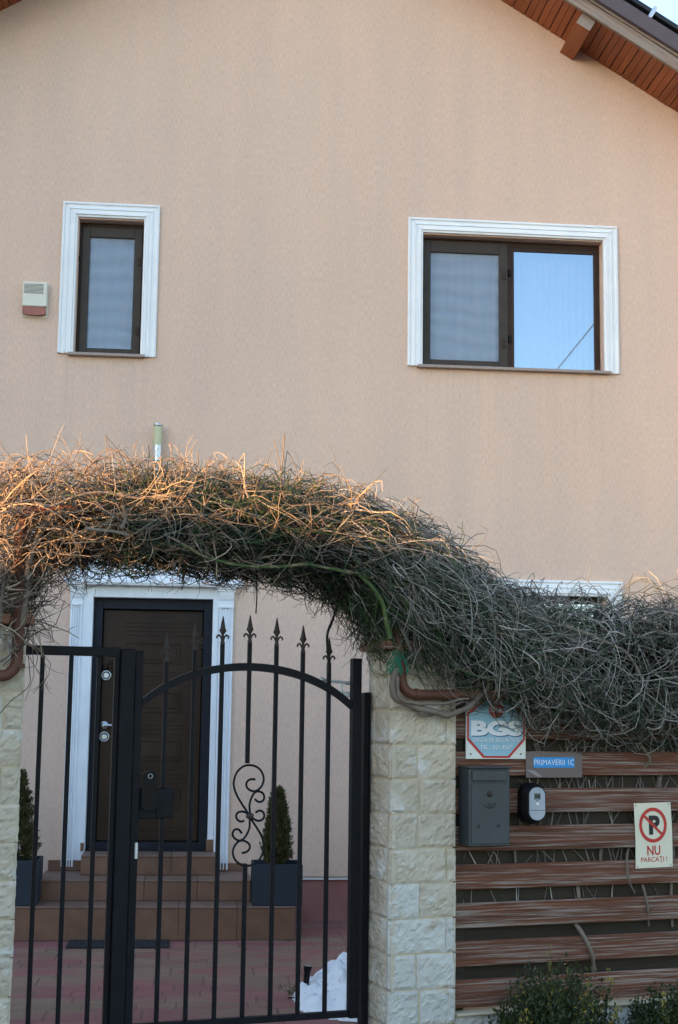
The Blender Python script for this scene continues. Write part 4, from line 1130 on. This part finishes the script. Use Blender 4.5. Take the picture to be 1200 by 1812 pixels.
# underside of the arch: fine dark hanging shoots
N = 1250
p, tan, out, t, bs, sg = clump(N, 330, tA, t_of_px(650), .6, 1.0, .04, 1.08*np.pi, 1.92*np.pi)
P = grow(p, tan*sg*.7 + bs*.5 + rn(N)*.55 + np.array([0, 0, -.55]), rng.uniform(.08, .30, N), 6, .19, .03, 1.2)
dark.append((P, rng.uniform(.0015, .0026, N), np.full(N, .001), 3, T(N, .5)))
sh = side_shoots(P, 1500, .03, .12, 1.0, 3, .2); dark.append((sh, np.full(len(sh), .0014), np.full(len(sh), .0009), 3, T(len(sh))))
# green stems in the arch belly and the drooping bend
N = 1100
p, tan, out, t, bs, sg = clump(N, 200, t_of_px(160), tB, .5, 1.0, .05, .85*np.pi, 1.75*np.pi)
P = grow(p, tan*sg + bs*.5 + rn(N)*.35, rng.uniform(.25, .6, N), 7, .15, .01, 1.05)
green.append((P, rng.uniform(.002, .0036, N), np.full(N, .0013), 3, T(N, .45)))
N = 2200
p, tan, out, t, bs, sg = clump(N, 320, t_of_px(580), t_of_px(940), .5, 1.02, .045)
P = grow(p, tan*.8 + np.array([.12, -.18, -.5]) + bs*.45 + rn(N)*.3, rng.uniform(.22, .62, N), 8, .14, .05, 1.08)
w = (t - t_of_px(580))/(t_of_px(940) - t_of_px(580))
isg = rng.uniform(0, 1, N) > .12 + .5*w
green.append((P[isg], rng.uniform(.0018, .0036, isg.sum()), np.full(isg.sum(), .0012), 3, T(isg.sum(), .5, .28)))
grey.append((P[~isg], rng.uniform(.002, .0036, (~isg).sum()), np.full((~isg).sum(), .0013), 3, T((~isg).sum(), .5)))
# grey hair running down the outside of the bend
N = 850
p, tan, out, t, bs, sg = clump(N, 210, t_of_px(560), t_of_px(900), .85, 1.05, .04, .25*np.pi, 1.15*np.pi)
P = grow(p, tan + bs*.4 + rn(N)*.25 + out*.12, rng.uniform(.18, .55, N), 8, .14, .02, 1.06)
grey.append((P, rng.uniform(.0022, .004, N), np.full(N, .0013), 4, T(N, .65, .28)))
sh = side_shoots(P, 500, .04, .13, .7, 3, .2); grey.append((sh, np.full(len(sh), .002), np.full(len(sh), .001), 3, T(len(sh), .55)))
# right hedge: long grey canes curving out and down
N = 2700
p, tan, out, t, bs, sg = clump(N, 520, tC, tE, .55, 1.03, .05)
P = grow(p, tan*rng.normal(.3, .6, (N, 1)) + np.array([0, -.25, -.25]) + bs*.6 + rn(N)*.4 + out*.25, rng.uniform(.2, .62, N), 8, .2, .06, 1.05)
gk = rng.uniform(0, 1, N) < .36
green.append((P[gk], rng.uniform(.0018, .0032, gk.sum()), np.full(gk.sum(), .0012), 3, T(gk.sum(), .45)))
grey.append((P[~gk], rng.uniform(.0021, .0042, (~gk).sum()), np.full((~gk).sum(), .0014), 4, T((~gk).sum(), .6, .3)))
sh = side_shoots(P, 1100, .04, .15, .8, 3, .2); grey.append((sh, np.full(len(sh), .002), np.full(len(sh), .001), 3, T(len(sh), .55)))
# lower fringe of the right hedge and bend
N = 1200
p, tan, out, t, bs, sg = clump(N, 260, t_of_px(690), tE, .75, 1.02, .035, 1.0*np.pi, 1.6*np.pi)
P = grow(p, np.array([.1, -.15, -1.0]) + bs*.4 + rn(N)*.35, rng.uniform(.08, .24, N)*np.where(t < t_of_px(950), .6, 1.15), 6, .15, .03, 1.1)
gk = rng.uniform(0, 1, N) < .6
green.append((P[gk], rng.uniform(.0017, .0028, gk.sum()), np.full(gk.sum(), .001), 3, T(gk.sum(), .4)))
grey.append((P[~gk], rng.uniform(.0018, .003, (~gk).sum()), np.full((~gk).sum(), .0011), 3, T((~gk).sum(), .55)))
# stiff forked sticks crossing over everything, thick and thin
for (t0, t1, N, bag, m_) in ((tA, t_of_px(300), 130, warm, .75), (t_of_px(300), tB, 120, warm, .6), (tB, tC, 110, grey, .58), (tC, tE, 300, grey, .68)):
    p, tan, out, t = seedpts(N, t0, t1, .85, 1.05, .55*np.pi, 1.5*np.pi)
    P = grow(p, rn(N)*.9 + tan*.3 + np.array([0, -.25, .1]), rng.uniform(.10, .42, N), 5, .13, .01, 1.25)
    bag.append((P, rng.uniform(.003, .0062, N), rng.uniform(.0012, .002, N), 5, T(N, m_, .3)))
    sh = side_shoots(P, N*2, .03, .14, .9, 3, .2); bag.append((sh, np.full(len(sh), .0021), np.full(len(sh), .001), 3, T(len(sh), m_)))
# ragged dark and green shoots hanging round the pillar top
N = 420
p, tan, out, t, bs, sg = clump(N, 90, t_of_px(600), t_of_px(760), .7, 1.0, .04, .95*np.pi, 1.75*np.pi)
P = grow(p, np.array([-.15, -.12, -.9]) + bs*.5 + rn(N)*.45, rng.uniform(.10, .30, N), 6, .18, .03, 1.35)
green.append((P[:250], rng.uniform(.0016, .0028, 250), np.full(250, .001), 3, T(250, .4))); dark.append((P[250:], rng.uniform(.0016, .0026, N - 250), np.full(N - 250, .001), 3, T(N - 250, .5)))
twig_object('brown_twigs', warm, TWIG_WARM, hedge)
twig_object('grey_twigs', grey, TWIG, hedge)
twig_object('green_twigs', green, TWIG_GREEN, hedge)
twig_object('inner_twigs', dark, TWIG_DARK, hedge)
# woody stems one can follow
def stem(pts, v, r0, r1, material=BARK, name='stem', vv=None, k=9):
    P = [Vector((fp(x, y, (vv[i] if vv else v))[0], (vv[i] if vv else v), fp(x, y, (vv[i] if vv else v))[1])) for i, (x, y) in enumerate(pts)]
    P = smooth_path(P, 7); n_ = len(P)
    P = [q + Vector((mnoise.noise(q*9), mnoise.noise(q*9 + Vector((7, 0, 0))), mnoise.noise(q*9 + Vector((0, 7, 0)))))*r0*.9 for q in P]
    rad = [(r0 + (r1 - r0)*i/(n_ - 1))*(1 + .25*mnoise.noise(q*30)) for i, q in enumerate(P)]
    return MB().tube(P, rad, k).build(name, material, hedge)
stem([(700, 1180), (698, 1225), (715, 1244), (750, 1258), (790, 1262), (822, 1252), (850, 1230), (870, 1205)], -.075, .020, .013)
stem([(704, 1195), (708, 1236), (740, 1246), (780, 1245), (830, 1236)], -.095, .010, .007)
stem([(715, 1240), (745, 1266), (775, 1262), (820, 1240)], -.06, .008, .006)
stem([(1000, 1108), (1040, 1122), (1075, 1138), (1105, 1152), (1125, 1175), (1138, 1205)], -.25, .011, .006)
stem([(900, 1070), (950, 1092), (1005, 1110)], -.20, .006, .010)
stem([(320, 960), (365, 985), (420, 1000), (480, 1004), (540, 998), (600, 1010), (660, 1022)], -.20, .007, .0095, MOSS)
stem([(628, 1012), (655, 1035), (672, 1060), (682, 1090), (690, 1130)], -.22, .009, .013, MOSS)
stem([(95, 905), (80, 930), (62, 960), (52, 1000), (46, 1050), (40, 1105)], -.12, .012, .012)
stem([(10, 930), (14, 980), (5, 1040), (0, 1100)], -.14, .010, .009)
stem([(60, 890), (90, 895), (130, 880), (180, 872), (250, 882), (330, 878)], -.22, .008, .006)
stem([(500, 870), (520, 905), (590, 920), (650, 940)], -.2, .006, .008)
stem([(150, 935), (200, 940), (228, 948)], -.28, .009, .007)
stem([(215, 895), (222, 915), (215, 935)], -.28, .009, .007)
stem([(470, 862), (500, 860), (505, 868)], -.1, .009, .008)
stem([(497, 855), (500, 815), (504, 768)], -.05, .0042, .0035, BARK)
stem([(498, 835), (490, 800), (484, 778)], -.05, .0028, .002, BARK)
stem([(454, 1000), (455, 1040), (453, 1086)], .0, .0042, .003, TWIG_DARK)
stem([(582, 1190), (580, 1130), (590, 1095), (600, 1060)], GV - .02, .006, .008, TWIG_DARK)
stem([(5, 1180), (40, 1140), (55, 1095), (85, 1040)], -.1, .0022, .002, TWIG_DARK)
stem([(48, 1137), (53, 1190), (50, 1215), (20, 1240), (0, 1262)], -.06, .002, .0016, TWIG_DARK)
stem([(5, 1130), (30, 1150), (60, 1120)], -.09, .007, .004, BARK)
stem([(-10, 1175), (12, 1165), (30, 1140)], -.09, .006, .004, BARK)
# a vine stems in the fence gaps (woven through the slats)
for (pts, r_, vv_) in (([(1120, 1290), (1135, 1320), (1150, 1345), (1130, 1365)], .008, .03), ([(1170, 1300), (1172, 1350), (1165, 1395)], .012, .09),
                       ([(1113, 1500), (1108, 1530), (1114, 1560), (1122, 1580)], .0075, .03), ([(1136, 1565), (1145, 1600), (1148, 1640)], .0075, .03),
                       ([(1015, 1632), (1032, 1655), (1046, 1685), (1050, 1718)], .0125, .03), ([(911, 1500), (912, 1530)], .008, .09),
                       ([(1022, 1568), (1023, 1600)], .012, .09), ([(1188, 1480), (1186, 1560), (1190, 1640)], .009, .09), ([(1063, 1500), (1062, 1540)], .010, .09)):
    stem(pts, vv_, r_, r_*.8, vv=[.088] + [vv_]*(len(pts) - 2) + [.088] if vv_ < .05 else None)
# dry stalks standing between slats and rear boards
N = 300
u = np.concatenate([rng.uniform(.8, 1.95, 240), rng.uniform(.42, .8, 60)]); p = np.stack([u, rng.uniform(.079, .10, N), rng.choice(ztop[2:], N, p=[.06, .12, .18, .2, .2, .14, .1]) - .02], 1)
P = grow(p, np.stack([rng.normal(0, .45, N), np.zeros(N), np.ones(N)], 1), rng.uniform(.06, .2, N), 4, .05, 0, 0)
P[:, :, 1] = np.clip(P[:, :, 1], .079, .102)
twig_object('stalks', [(P, rng.uniform(.0014, .0052, N), np.full(N, .0016), 4, T(N, .5))], TWIG, hedge)
# green net tied at the pipe
mb = MB()
for k in range(26):
    a = pathf([(708 + random.uniform(-14, 10), 1160 + random.uniform(-14, 10))], -.085)[0]; b_ = pathf([(690 + random.uniform(-10, 34), 1178 + random.uniform(-12, 18))], -.085)[0]
    mb.tube([a, (a + b_)/2 + Vector((random.uniform(-.01, .01), -.012, random.uniform(-.01, .01))), b_], .0022, 5)
mb.build('net_tie', GREEN_TIE, hedge)

# ------------------------------------------------------------------ mailbox
mu0, mz1 = fp(832, 1358, -.085); mu1, mz0 = fp(902, 1497, -.085)
mbx = thing('mailbox', 'dark grey metal mailbox with post horn mark mounted beside the stone pillar', 'mailbox', ((mu0 + mu1)/2, 0, mz0), 'F')
MV = -.085
MB().cbox(mu0 - .004, mu1 + .004, MV + .004, .050, mz0, mz1 - .006, .004).build('body', MAILBOX, mbx)
MB().cbox(mu0 - .008, mu1 + .008, MV - .006, .050, mz1 - .006, mz1 + .004, .003).build('lid', MAILBOX, mbx)
H_ = mz1 - mz0; W_ = mu1 - mu0
MB().cbox(mu0 + .008, mu1 - .008, MV - .002, MV + .006, mz0 + .012, mz0 + H_*.80, .003).build('door', MAILBOX, mbx)
MB().cbox(mu0 + .012, mu1 - .018, MV - .008, MV + .006, mz0 + H_*.825, mz0 + H_*.965, .004).build('flap', MAILBOX, mbx)
lu, lz_ = mu0 + W_*.49, mz0 + H_*.665
lk = MB().lathe((lu, MV - .001, lz_), [(.0165, 0), (.0165, .004), (.014, .007), (.009, .009), (.0085, .011)], 20, 'y').build('lock', CAST, mbx)
MB().cbox(lu - .0015, lu + .0015, MV - .0130, MV - .0115, lz_ - .004, lz_ + .005, .0005).build('keyhole', INK, lk)
for f_ in (.21, .71):
    MB().lathe((mu0 + W_*f_, MV - .0015, mz0 + H_*.255), [(.0095, 0), (.0095, .0012)], 18, 'y').build('viewing_hole', INK, mbx)
# post horn: coiled line
hc_u, hc_z = mu0 + W_*.49, mz0 + H_*.52
mb = MB()
pts = [(-.036, .006), (-.030, -.001), (-.018, -.008), (.0, -.012), (.014, -.010), (.018, .0), (.010, .009), (-.002, .010), (-.010, .002), (-.006, -.008), (.006, -.014), (.018, -.010), (.026, .004), (.034, .012), (.036, .004), (.028, -.006), (.016, -.013), (.002, -.018), (-.016, -.014), (-.030, -.004), (-.036, .006)]
mb.tube(smooth_path([Vector((hc_u + a, MV - .0025, hc_z + b_)) for a, b_ in pts], 5), .0011, 5)
mb.tube(smooth_path([Vector((hc_u + a*.5 + .002, MV - .0025, hc_z + b_*.5 - .001)) for a, b_ in ((-.012, 0), (0, .012), (.012, 0), (0, -.012), (-.012, 0))], 5), .001, 5)
mb.build('post_horn_mark', INK, mbx)

# ------------------------------------------------------------------ key box
ku0, kz1 = fp(935, 1393, -.02); ku1, kz0 = fp(963, 1451, -.02)
kb = thing('key_box', 'oval black device with grey face and small display right of the mailbox', 'key box', ((ku0 + ku1)/2, .05, kz0), 'F')
def stadium(cu, z0, z1, r, n_=12):
    return [(cu + r*math.cos(math.pi*i/n_), z1 - r*.9 + r*.9*math.sin(math.pi*i/n_)) for i in range(n_ + 1)] + [(cu + r*math.cos(math.pi + math.pi*i/n_), z0 + r*.9 + r*.9*math.sin(math.pi + math.pi*i/n_)) for i in range(n_ + 1)]
kc = (ku0 + ku1)/2; kr = (ku1 - ku0)/2
pb = stadium(kc - .008, kz0 - .022, kz1 + .022, kr + .020); pf_ = stadium(kc, kz0 - .006, kz1 + .006, kr + .008); m_ = len(pb)
mb = MB(); mb.add([(u, .051, z) for u, z in pb] + [(u, .0, z) for u, z in pb] + [(u, -.026, z) for u, z in pf_],
                  [(i, (i + 1) % m_, (i + 1) % m_ + m_, i + m_) for i in range(m_)] + [(i + m_, (i + 1) % m_ + m_, (i + 1) % m_ + 2*m_, i + 2*m_) for i in range(m_)] + [tuple(range(2*m_, 3*m_))], False)
mb.build('body', BLACK, kb)
MB().prism(stadium(kc, kz0, kz1, kr), -.033, -.0265).build('face', GREYFACE, kb)
kh = kz1 - kz0
MB().cbox(kc - .019, kc + .019, -.0345, -.0325, kz1 - kh*.37, kz1 - kh*.18, .0008).build('display', SCREEN_LCD, kb)
for i in range(4): MB().box(kc - .014 + i*.0075, kc - .009 + i*.0075, -.0352, -.0347, kz1 - kh*.33, kz1 - kh*.22).build('display_digit', INK, kb)
MB().lathe((kc, -.0325, kz1 - kh*.51), [(.0085, 0), (.0085, .003), (.006, .004)], 16, 'y').build('button', SIGN_W, kb)
MB().box(kc - kr + .002, kc + kr - .002, -.0335, -.0328, kz1 - kh*.705, kz1 - kh*.69).build('seam', INK, kb)
MB().cbox(kc - .008, kc + .008, -.0337, -.0325, kz1 - kh*.42, kz1 - kh*.40, .0003).build('label_mark', INK, kb)

# ------------------------------------------------------------------ signs
def plate(mb, u0, u1, v0, v1, z0, z1, b=.0012): return mb.cbox(u0, u1, v0, v1, z0, z1, b)
SV = .040
u0, z1 = fp(825, 1240, SV); u1, z0 = fp(930.5, 1343, SV)
sg = thing('security_sign', 'light blue security sign with red octagon border, BGS lettering and STOP mark', 'sign', ((u0 + u1)/2, .05, z0), 'F')
plate(MB(), u0, u1, SV, .0505, z0, z1).build('plate', SIGN_W, sg)
w, h_ = u1 - u0, z1 - z0
def octo(in_, cu_x, cu_z): return [(u0 + in_ + cu_x, z0 + in_), (u1 - in_ - cu_x, z0 + in_), (u1 - in_, z0 + in_ + cu_z), (u1 - in_, z1 - in_ - cu_z*.6), (u1 - in_ - cu_x, z1 - in_*.2), (u0 + in_ + cu_x, z1 - in_*.2), (u0 + in_, z1 - in_ - cu_z*.6), (u0 + in_, z0 + in_ + cu_z)]
MB().prism(octo(.005, w*.265, h_*.31), SV - .0012, SV + .0005).build('border', RED, sg)
MB().prism(octo(.016, w*.258, h_*.305), SV - .0020, SV - .0011).build('field', SIGN_BLUE, sg)
cs, cz = fp(878, 1256, SV)
R8 = .046
MB().prism([(cs + R8*math.cos(math.pi/8 + k*math.pi/4), cz + R8*math.sin(math.pi/8 + k*math.pi/4)) for k in range(8)], SV - .0028, SV - .0019).build('stop_octagon', RED, sg)
text_mesh('STOP', cs - .034, cz - .012, cs + .036, cz + .014, SV - .0032, sg, WHITE_INK, bold=.01)
def pxbox(x0, y0, x1, y1, v):
    a, b_ = fp(x0, y1, v), fp(x1, y0, v); return a[0], a[1], b_[0], b_[1]
b_ = pxbox(833.5, 1275.5, 924, 1302, SV)
text_mesh('BGS', b_[0] + .005, b_[1] - .005, b_[2] + .005, b_[3] - .005, SV - .0024, sg, NAVY, 'lettering_shadow', bold=.055)
text_mesh('BGS', *b_, SV - .0029, sg, WHITE_INK, bold=.055)
text_mesh('DIVIZIA DE SECURITATE', *pxbox(837, 1306.5, 920, 1313, SV), SV - .0026, sg, NAVY, 'lettering_shadow', bold=.01)
text_mesh('DIVIZIA DE SECURITATE', *pxbox(836.5, 1306, 919.5, 1312.5, SV), SV - .0029, sg, WHITE_INK, bold=.01)
text_mesh('TEL.: 021.9507', *pxbox(850.5, 1319.5, 907.5, 1326.5, SV), SV - .0026, sg, NAVY, 'lettering_shadow', bold=.01, shear=.15)
text_mesh('TEL.: 021.9507', *pxbox(850, 1319, 907, 1326, SV), SV - .0029, sg, WHITE_INK, bold=.01, shear=.15)
for fx in (.075, .915): MB().lathe((u0 + w*fx, SV, z0 + h_*.085), [(.005, 0), (.004, .002)], 12, 'y').build('screw', CAST, sg)

u0, z1 = fp(931, 1331, SV); u1, z0 = fp(1031, 1376, SV)
ad_ = thing('address_plate', 'brown plate with blue label reading PRIMAVERII 1C on the top slats', 'sign', ((u0 + u1)/2, .05, z0), 'F')
plate(MB(), u0, u1, SV + .002, .0505, z0, z1).build('plate', CARD, ad_)
a0_ = pxbox(944.5, 1340, 1016.5, 1358.5, SV)
plate(MB(), a0_[0], a0_[2], SV + .0005, SV + .0018, a0_[1], a0_[3], .0003).build('label_strip', LABEL_BLUE, ad_)
text_mesh('PRIMAVERII 1C', *pxbox(945.5, 1344, 1016, 1354, SV), SV - .0002, ad_, WHITE_INK, bold=-.004)
a1_ = pxbox(931.5, 1362, 960, 1375, SV)
MB().add([(a1_[0], SV + .0015, a1_[3]), (a1_[0] + .05, SV + .0012, a1_[3] - .004), (a1_[2], SV + .0015, a1_[1]), (a1_[2] - .025, SV + .0012, a1_[1])], [(0, 1, 2, 3)]).build('tape', TAPE, ad_)

Q = [fp(1123.7, 1422, SV), fp(1187.8, 1419.5, SV), fp(1191.3, 1533, SV), fp(1123, 1537.5, SV)]   # tl tr br bl
TILT = .02
ncx, ncz = sum(q[0] for q in Q)/4, sum(q[1] for q in Q)/4
nw, nh = .235, .350
def rot(x, z): return ncx + (x*math.cos(TILT) - z*math.sin(TILT)), ncz + (x*math.sin(TILT) + z*math.cos(TILT))
ns_ = thing('no_parking_sign', 'cream no parking sign with red ring and NU PARCATI lettering on the fence', 'sign', (ncx, .05, ncz - nh/2), 'F')
def rp(poly): return [rot(x, z) for x, z in poly]
# slightly curled sheet
gx = 8; vs = []
for lay in (0, .0016):
    for j in range(gx + 1):
        for i in range(3):
            x, z = (i/2 - .5)*nw, (j/gx - .5)*nh
            u, zz = rot(x + .004*math.sin(j/gx*3.1), z); vs.append((u, SV + .0035 + lay + .003*math.cos(j/gx*6.28)*0, zz))
k = 3; o_ = (gx + 1)*3
fs = [(j*k + i, j*k + i + 1, (j + 1)*k + i + 1, (j + 1)*k + i) for j in range(gx) for i in range(2)]
fs += [tuple(q + o_ for q in f) for f in fs]
ringi = [0, 1, 2] + [j*3 + 2 for j in range(1, gx + 1)] + [gx*3 + 1, gx*3] + [j*3 for j in range(gx - 1, 0, -1)]
fs += [(ringi[i], ringi[(i + 1) % len(ringi)], ringi[(i + 1) % len(ringi)] + o_, ringi[i] + o_) for i in range(len(ringi))]
MB().add(vs, fs).build('plate', SIGN_CREAM, ns_)
NV = SV + .0033
rc = (-.000, nh*.155); ro, ri = .088, .070
vs = []; n2 = 48
for i in range(n2):
    a = 2*math.pi*i/n2
    for rr in (ro, ri): u, z = rot(rc[0] + rr*math.cos(a), rc[1] + rr*math.sin(a)*1.08); vs.append((u, NV - .0016, z))
MB().add(vs, [(2*i, 2*i + 1, (2*i + 3) % (2*n2), (2*i + 2) % (2*n2)) for i in range(n2)]).build('red_ring', RED, ns_)
ca_, sa_ = math.cos(R(-43)), math.sin(R(-43))
MB().prism(rp([(rc[0] + x*ca_ - z*sa_, rc[1] + x*sa_ + z*ca_) for x, z in ((-.074, -.0075), (.074, -.0075), (.074, .0075), (-.074, .0075))]), NV - .0021, NV - .0012).build('red_bar', RED, ns_)
text_mesh('P', rc[0] - .026, rc[1] - .052, rc[0] + .044, rc[1] + .052, NV - .0010, ns_, INK, bold=.05, warp=rot)
text_mesh('NU', -.042, -.108, .042, -.056, NV - .0010, ns_, RED, bold=.02, warp=rot)
text_mesh('PARCA\u0162I !', -.083, -.150, .083, -.116, NV - .0010, ns_, RED, bold=.008, warp=rot)
for fx, fz in ((-.45, .47), (.45, .47), (-.45, -.475), (.45, -.475)):
    u, z = rot(fx*nw, fz*nh); MB().lathe((u, NV, z), [(.0035, 0), (.003, .0018)], 10, 'y').build('screw', CAST, ns_)

# ------------------------------------------------------------------ evergreen shrubs at the fence foot
def shrub(u, v, z0, ztop_, ru, rv, label, seed, yellow):
    t = thing('evergreen_shrub', label, 'shrub', (u, v, z0), 'F')
    r_ = np.random.default_rng(seed); mb = MB(); P, D, PY_, DY_ = [], [], [], []
    zh = ztop_ - z0
    for i in range(330):
        a = r_.uniform(0, 6.283); q = math.sqrt(r_.uniform(0, 1))
        tip = np.array([u + ru*q*math.cos(a), v + rv*q*math.sin(a), z0 + zh*(1 - .30*q**3.0)*r_.uniform(.74, 1.0)])
        b0 = np.array([u + ru*.25*q*math.cos(a), v + rv*.25*q*math.sin(a), z0])
        mid = (tip + b0)/2 + np.array([ru*.18*math.cos(a), rv*.18*math.sin(a), 0])*q
        if i < 80: mb.tube([b0, mid, mid*.45 + tip*.55], [.004, .0028, .0014], 4, cap=False)
        yl = i in yellow
        n_ = 46
        s_ = r_.uniform(.35, 1.0, n_)
        pts = (1 - s_)[:, None]**2*b0 + 2*(s_*(1 - s_))[:, None]*mid + (s_**2)[:, None]*tip + r_.normal(0, .010, (n_, 3))
        dirs = r_.normal(0, .6, (n_, 3)) + np.array([0, 0, .75])
        if yl:
            tip2 = tip + np.array([0, -.03, .03]); 
            s3 = r_.uniform(.5, 1.05, n_); pts = (1 - s3)[:, None]*b0 + s3[:, None]*tip2 + r_.normal(0, .009, (n_, 3))
            PY_.append(pts); DY_.append(dirs)
        else: P.append(pts); D.append(dirs)
    mb.build('stems', TWIG_DARK, t)
    leaf_mesh('leaves', np.concatenate(P), np.concatenate(D), .025, .48, LEAF_D, t, seed)
    if PY_: leaf_mesh('yellow_shoots', np.concatenate(PY_), np.concatenate(DY_), .024, .45, LEAF_Y, t, seed + 1)
    return t
SVV = -.28
ua = fp(875, 1790, SVV)[0]; ub = fp(1092, 1790, SVV)[0]; zt_ = fp(985, 1702, SVV)[1]
shrub((ua + ub)/2, SVV, -.42, zt_ + .02, (ub - ua)/2*1.0, .26, 'evergreen shrub with yellow shoots before the fence, larger of two', 21, {3, 9, 17, 29, 36, 44, 60, 71, 88, 97, 120, 151, 180, 200, 233, 260, 300})
uc = fp(1108, 1780, SVV)[0]; ud = fp(1290, 1780, SVV)[0]; zt2 = fp(1170, 1745, SVV)[1]
shrub((uc + ud)/2, SVV, -.42, zt2 + .04, (ud - uc)/2, .24, 'dark evergreen shrub at the bottom right corner before the fence', 33, {12, 60, 130, 210})

# ------------------------------------------------------------------ surroundings out of view: added sun blockers that shade house and yard, street cable
LM = Matrix.Rotation(SUN_AZ, 4, 'Z')     # added blockers are turned along the sunlight, leaving a gap for the arch
def lbox(mb, l0, l1, w0, w1, z0, z1):
    t = MB().box(l0, l1, w0, w1, z0, z1)
    return mb.add([(LM @ Vector(p))[:] for p in t.v], t.f)
def sun_blocker(name, label, cat, l0, l1, w0, w1, h_, rh):
    c_ = LM @ Vector(((l0 + l1)/2, (w0 + w1)/2, -.42))
    o = thing(name, label, cat, c_[:])
    lbox(MB(), l0, l1, w0, w1, -.42, h_).build('wall', PLAIN_PLASTER, o)
    lm = (l0 + l1)/2
    P_ = [(l0 - .3, w0 - .02, h_), (l1 + .3, w0 - .02, h_), (lm, w0 - .02, h_ + rh), (l0 - .3, w1 + .02, h_), (l1 + .3, w1 + .02, h_), (lm, w1 + .02, h_ + rh)]
    MB().add([(LM @ Vector(p))[:] for p in P_], [(0, 1, 2), (5, 4, 3), (0, 2, 5, 3), (1, 4, 5, 2), (0, 3, 4, 1)]).build('roof', ROOF_TILE, o)
sun_blocker('sun_blocker_house', 'tall house-shaped block added out of view to keep sun off the house wall', 'house', -18, -9, 6.55, 19, 9, 3)
sun_blocker('sun_blocker_house', 'low house-shaped block added out of view to keep sun off the right hedge', 'house', -16, -7, -3, 5.85, 3.45, .1)
sun_blocker('sun_blocker_garage', 'low box added out of view to keep sun off the gate and pillars', 'sun blocker', -6.8, -4.5, 5.3, 6.8, 2.9, .1)
cx1, cz1 = hp(1050, 575, FY); cx2, cz2 = hp(985, 655, FY)
k1 = 1.9; k2 = k1*(cz1 - EZ)/(cz2 - EZ)
A = Vector((cx1*k1, FY - FY*(k1 - 1), EZ + (cz1 - EZ)*k1)); B = Vector((cx2*k2, FY - FY*(k2 - 1), EZ + (cz2 - EZ)*k2))
dr = (B - A).normalized()
E1, E2 = A - dr*((11.4 - A.y)/dr.y*-1) if False else A + dr*((A.y - 11.0)/-dr.y), A + dr*((A.y + 22)/-dr.y)
single(MB().tube([E1, E2], .009, 8), 'overhead_cable', CABLE, tuple((E1 + E2)/2), 'W', 'thin black cable seen mirrored in the right window pane', 'cable')
for i, e in enumerate((E1, E2)):
    single(MB().tube([(e.x, e.y, -.42), (e.x, e.y, e.z + .3)], [.13, .09], 10), 'utility_pole', PLAIN_PLASTER, (e.x, e.y, -.42), 'W',
           ('grey utility pole out of view beside the house' if i == 0 else 'grey utility pole out of view across the street'), 'pole')

for nm, g in (('stone_pillar', 'stone pillars beside the gate'), ('planter', 'planters beside the front door'), ('potted_conifer', 'conifers beside the front door'), ('evergreen_shrub', 'shrubs along the fence foot'), ('utility_pole', 'poles of the overhead cable')):
    for o in bpy.data.objects:
        if o.parent is None and o.name.split('.')[0] == nm: o['group'] = g
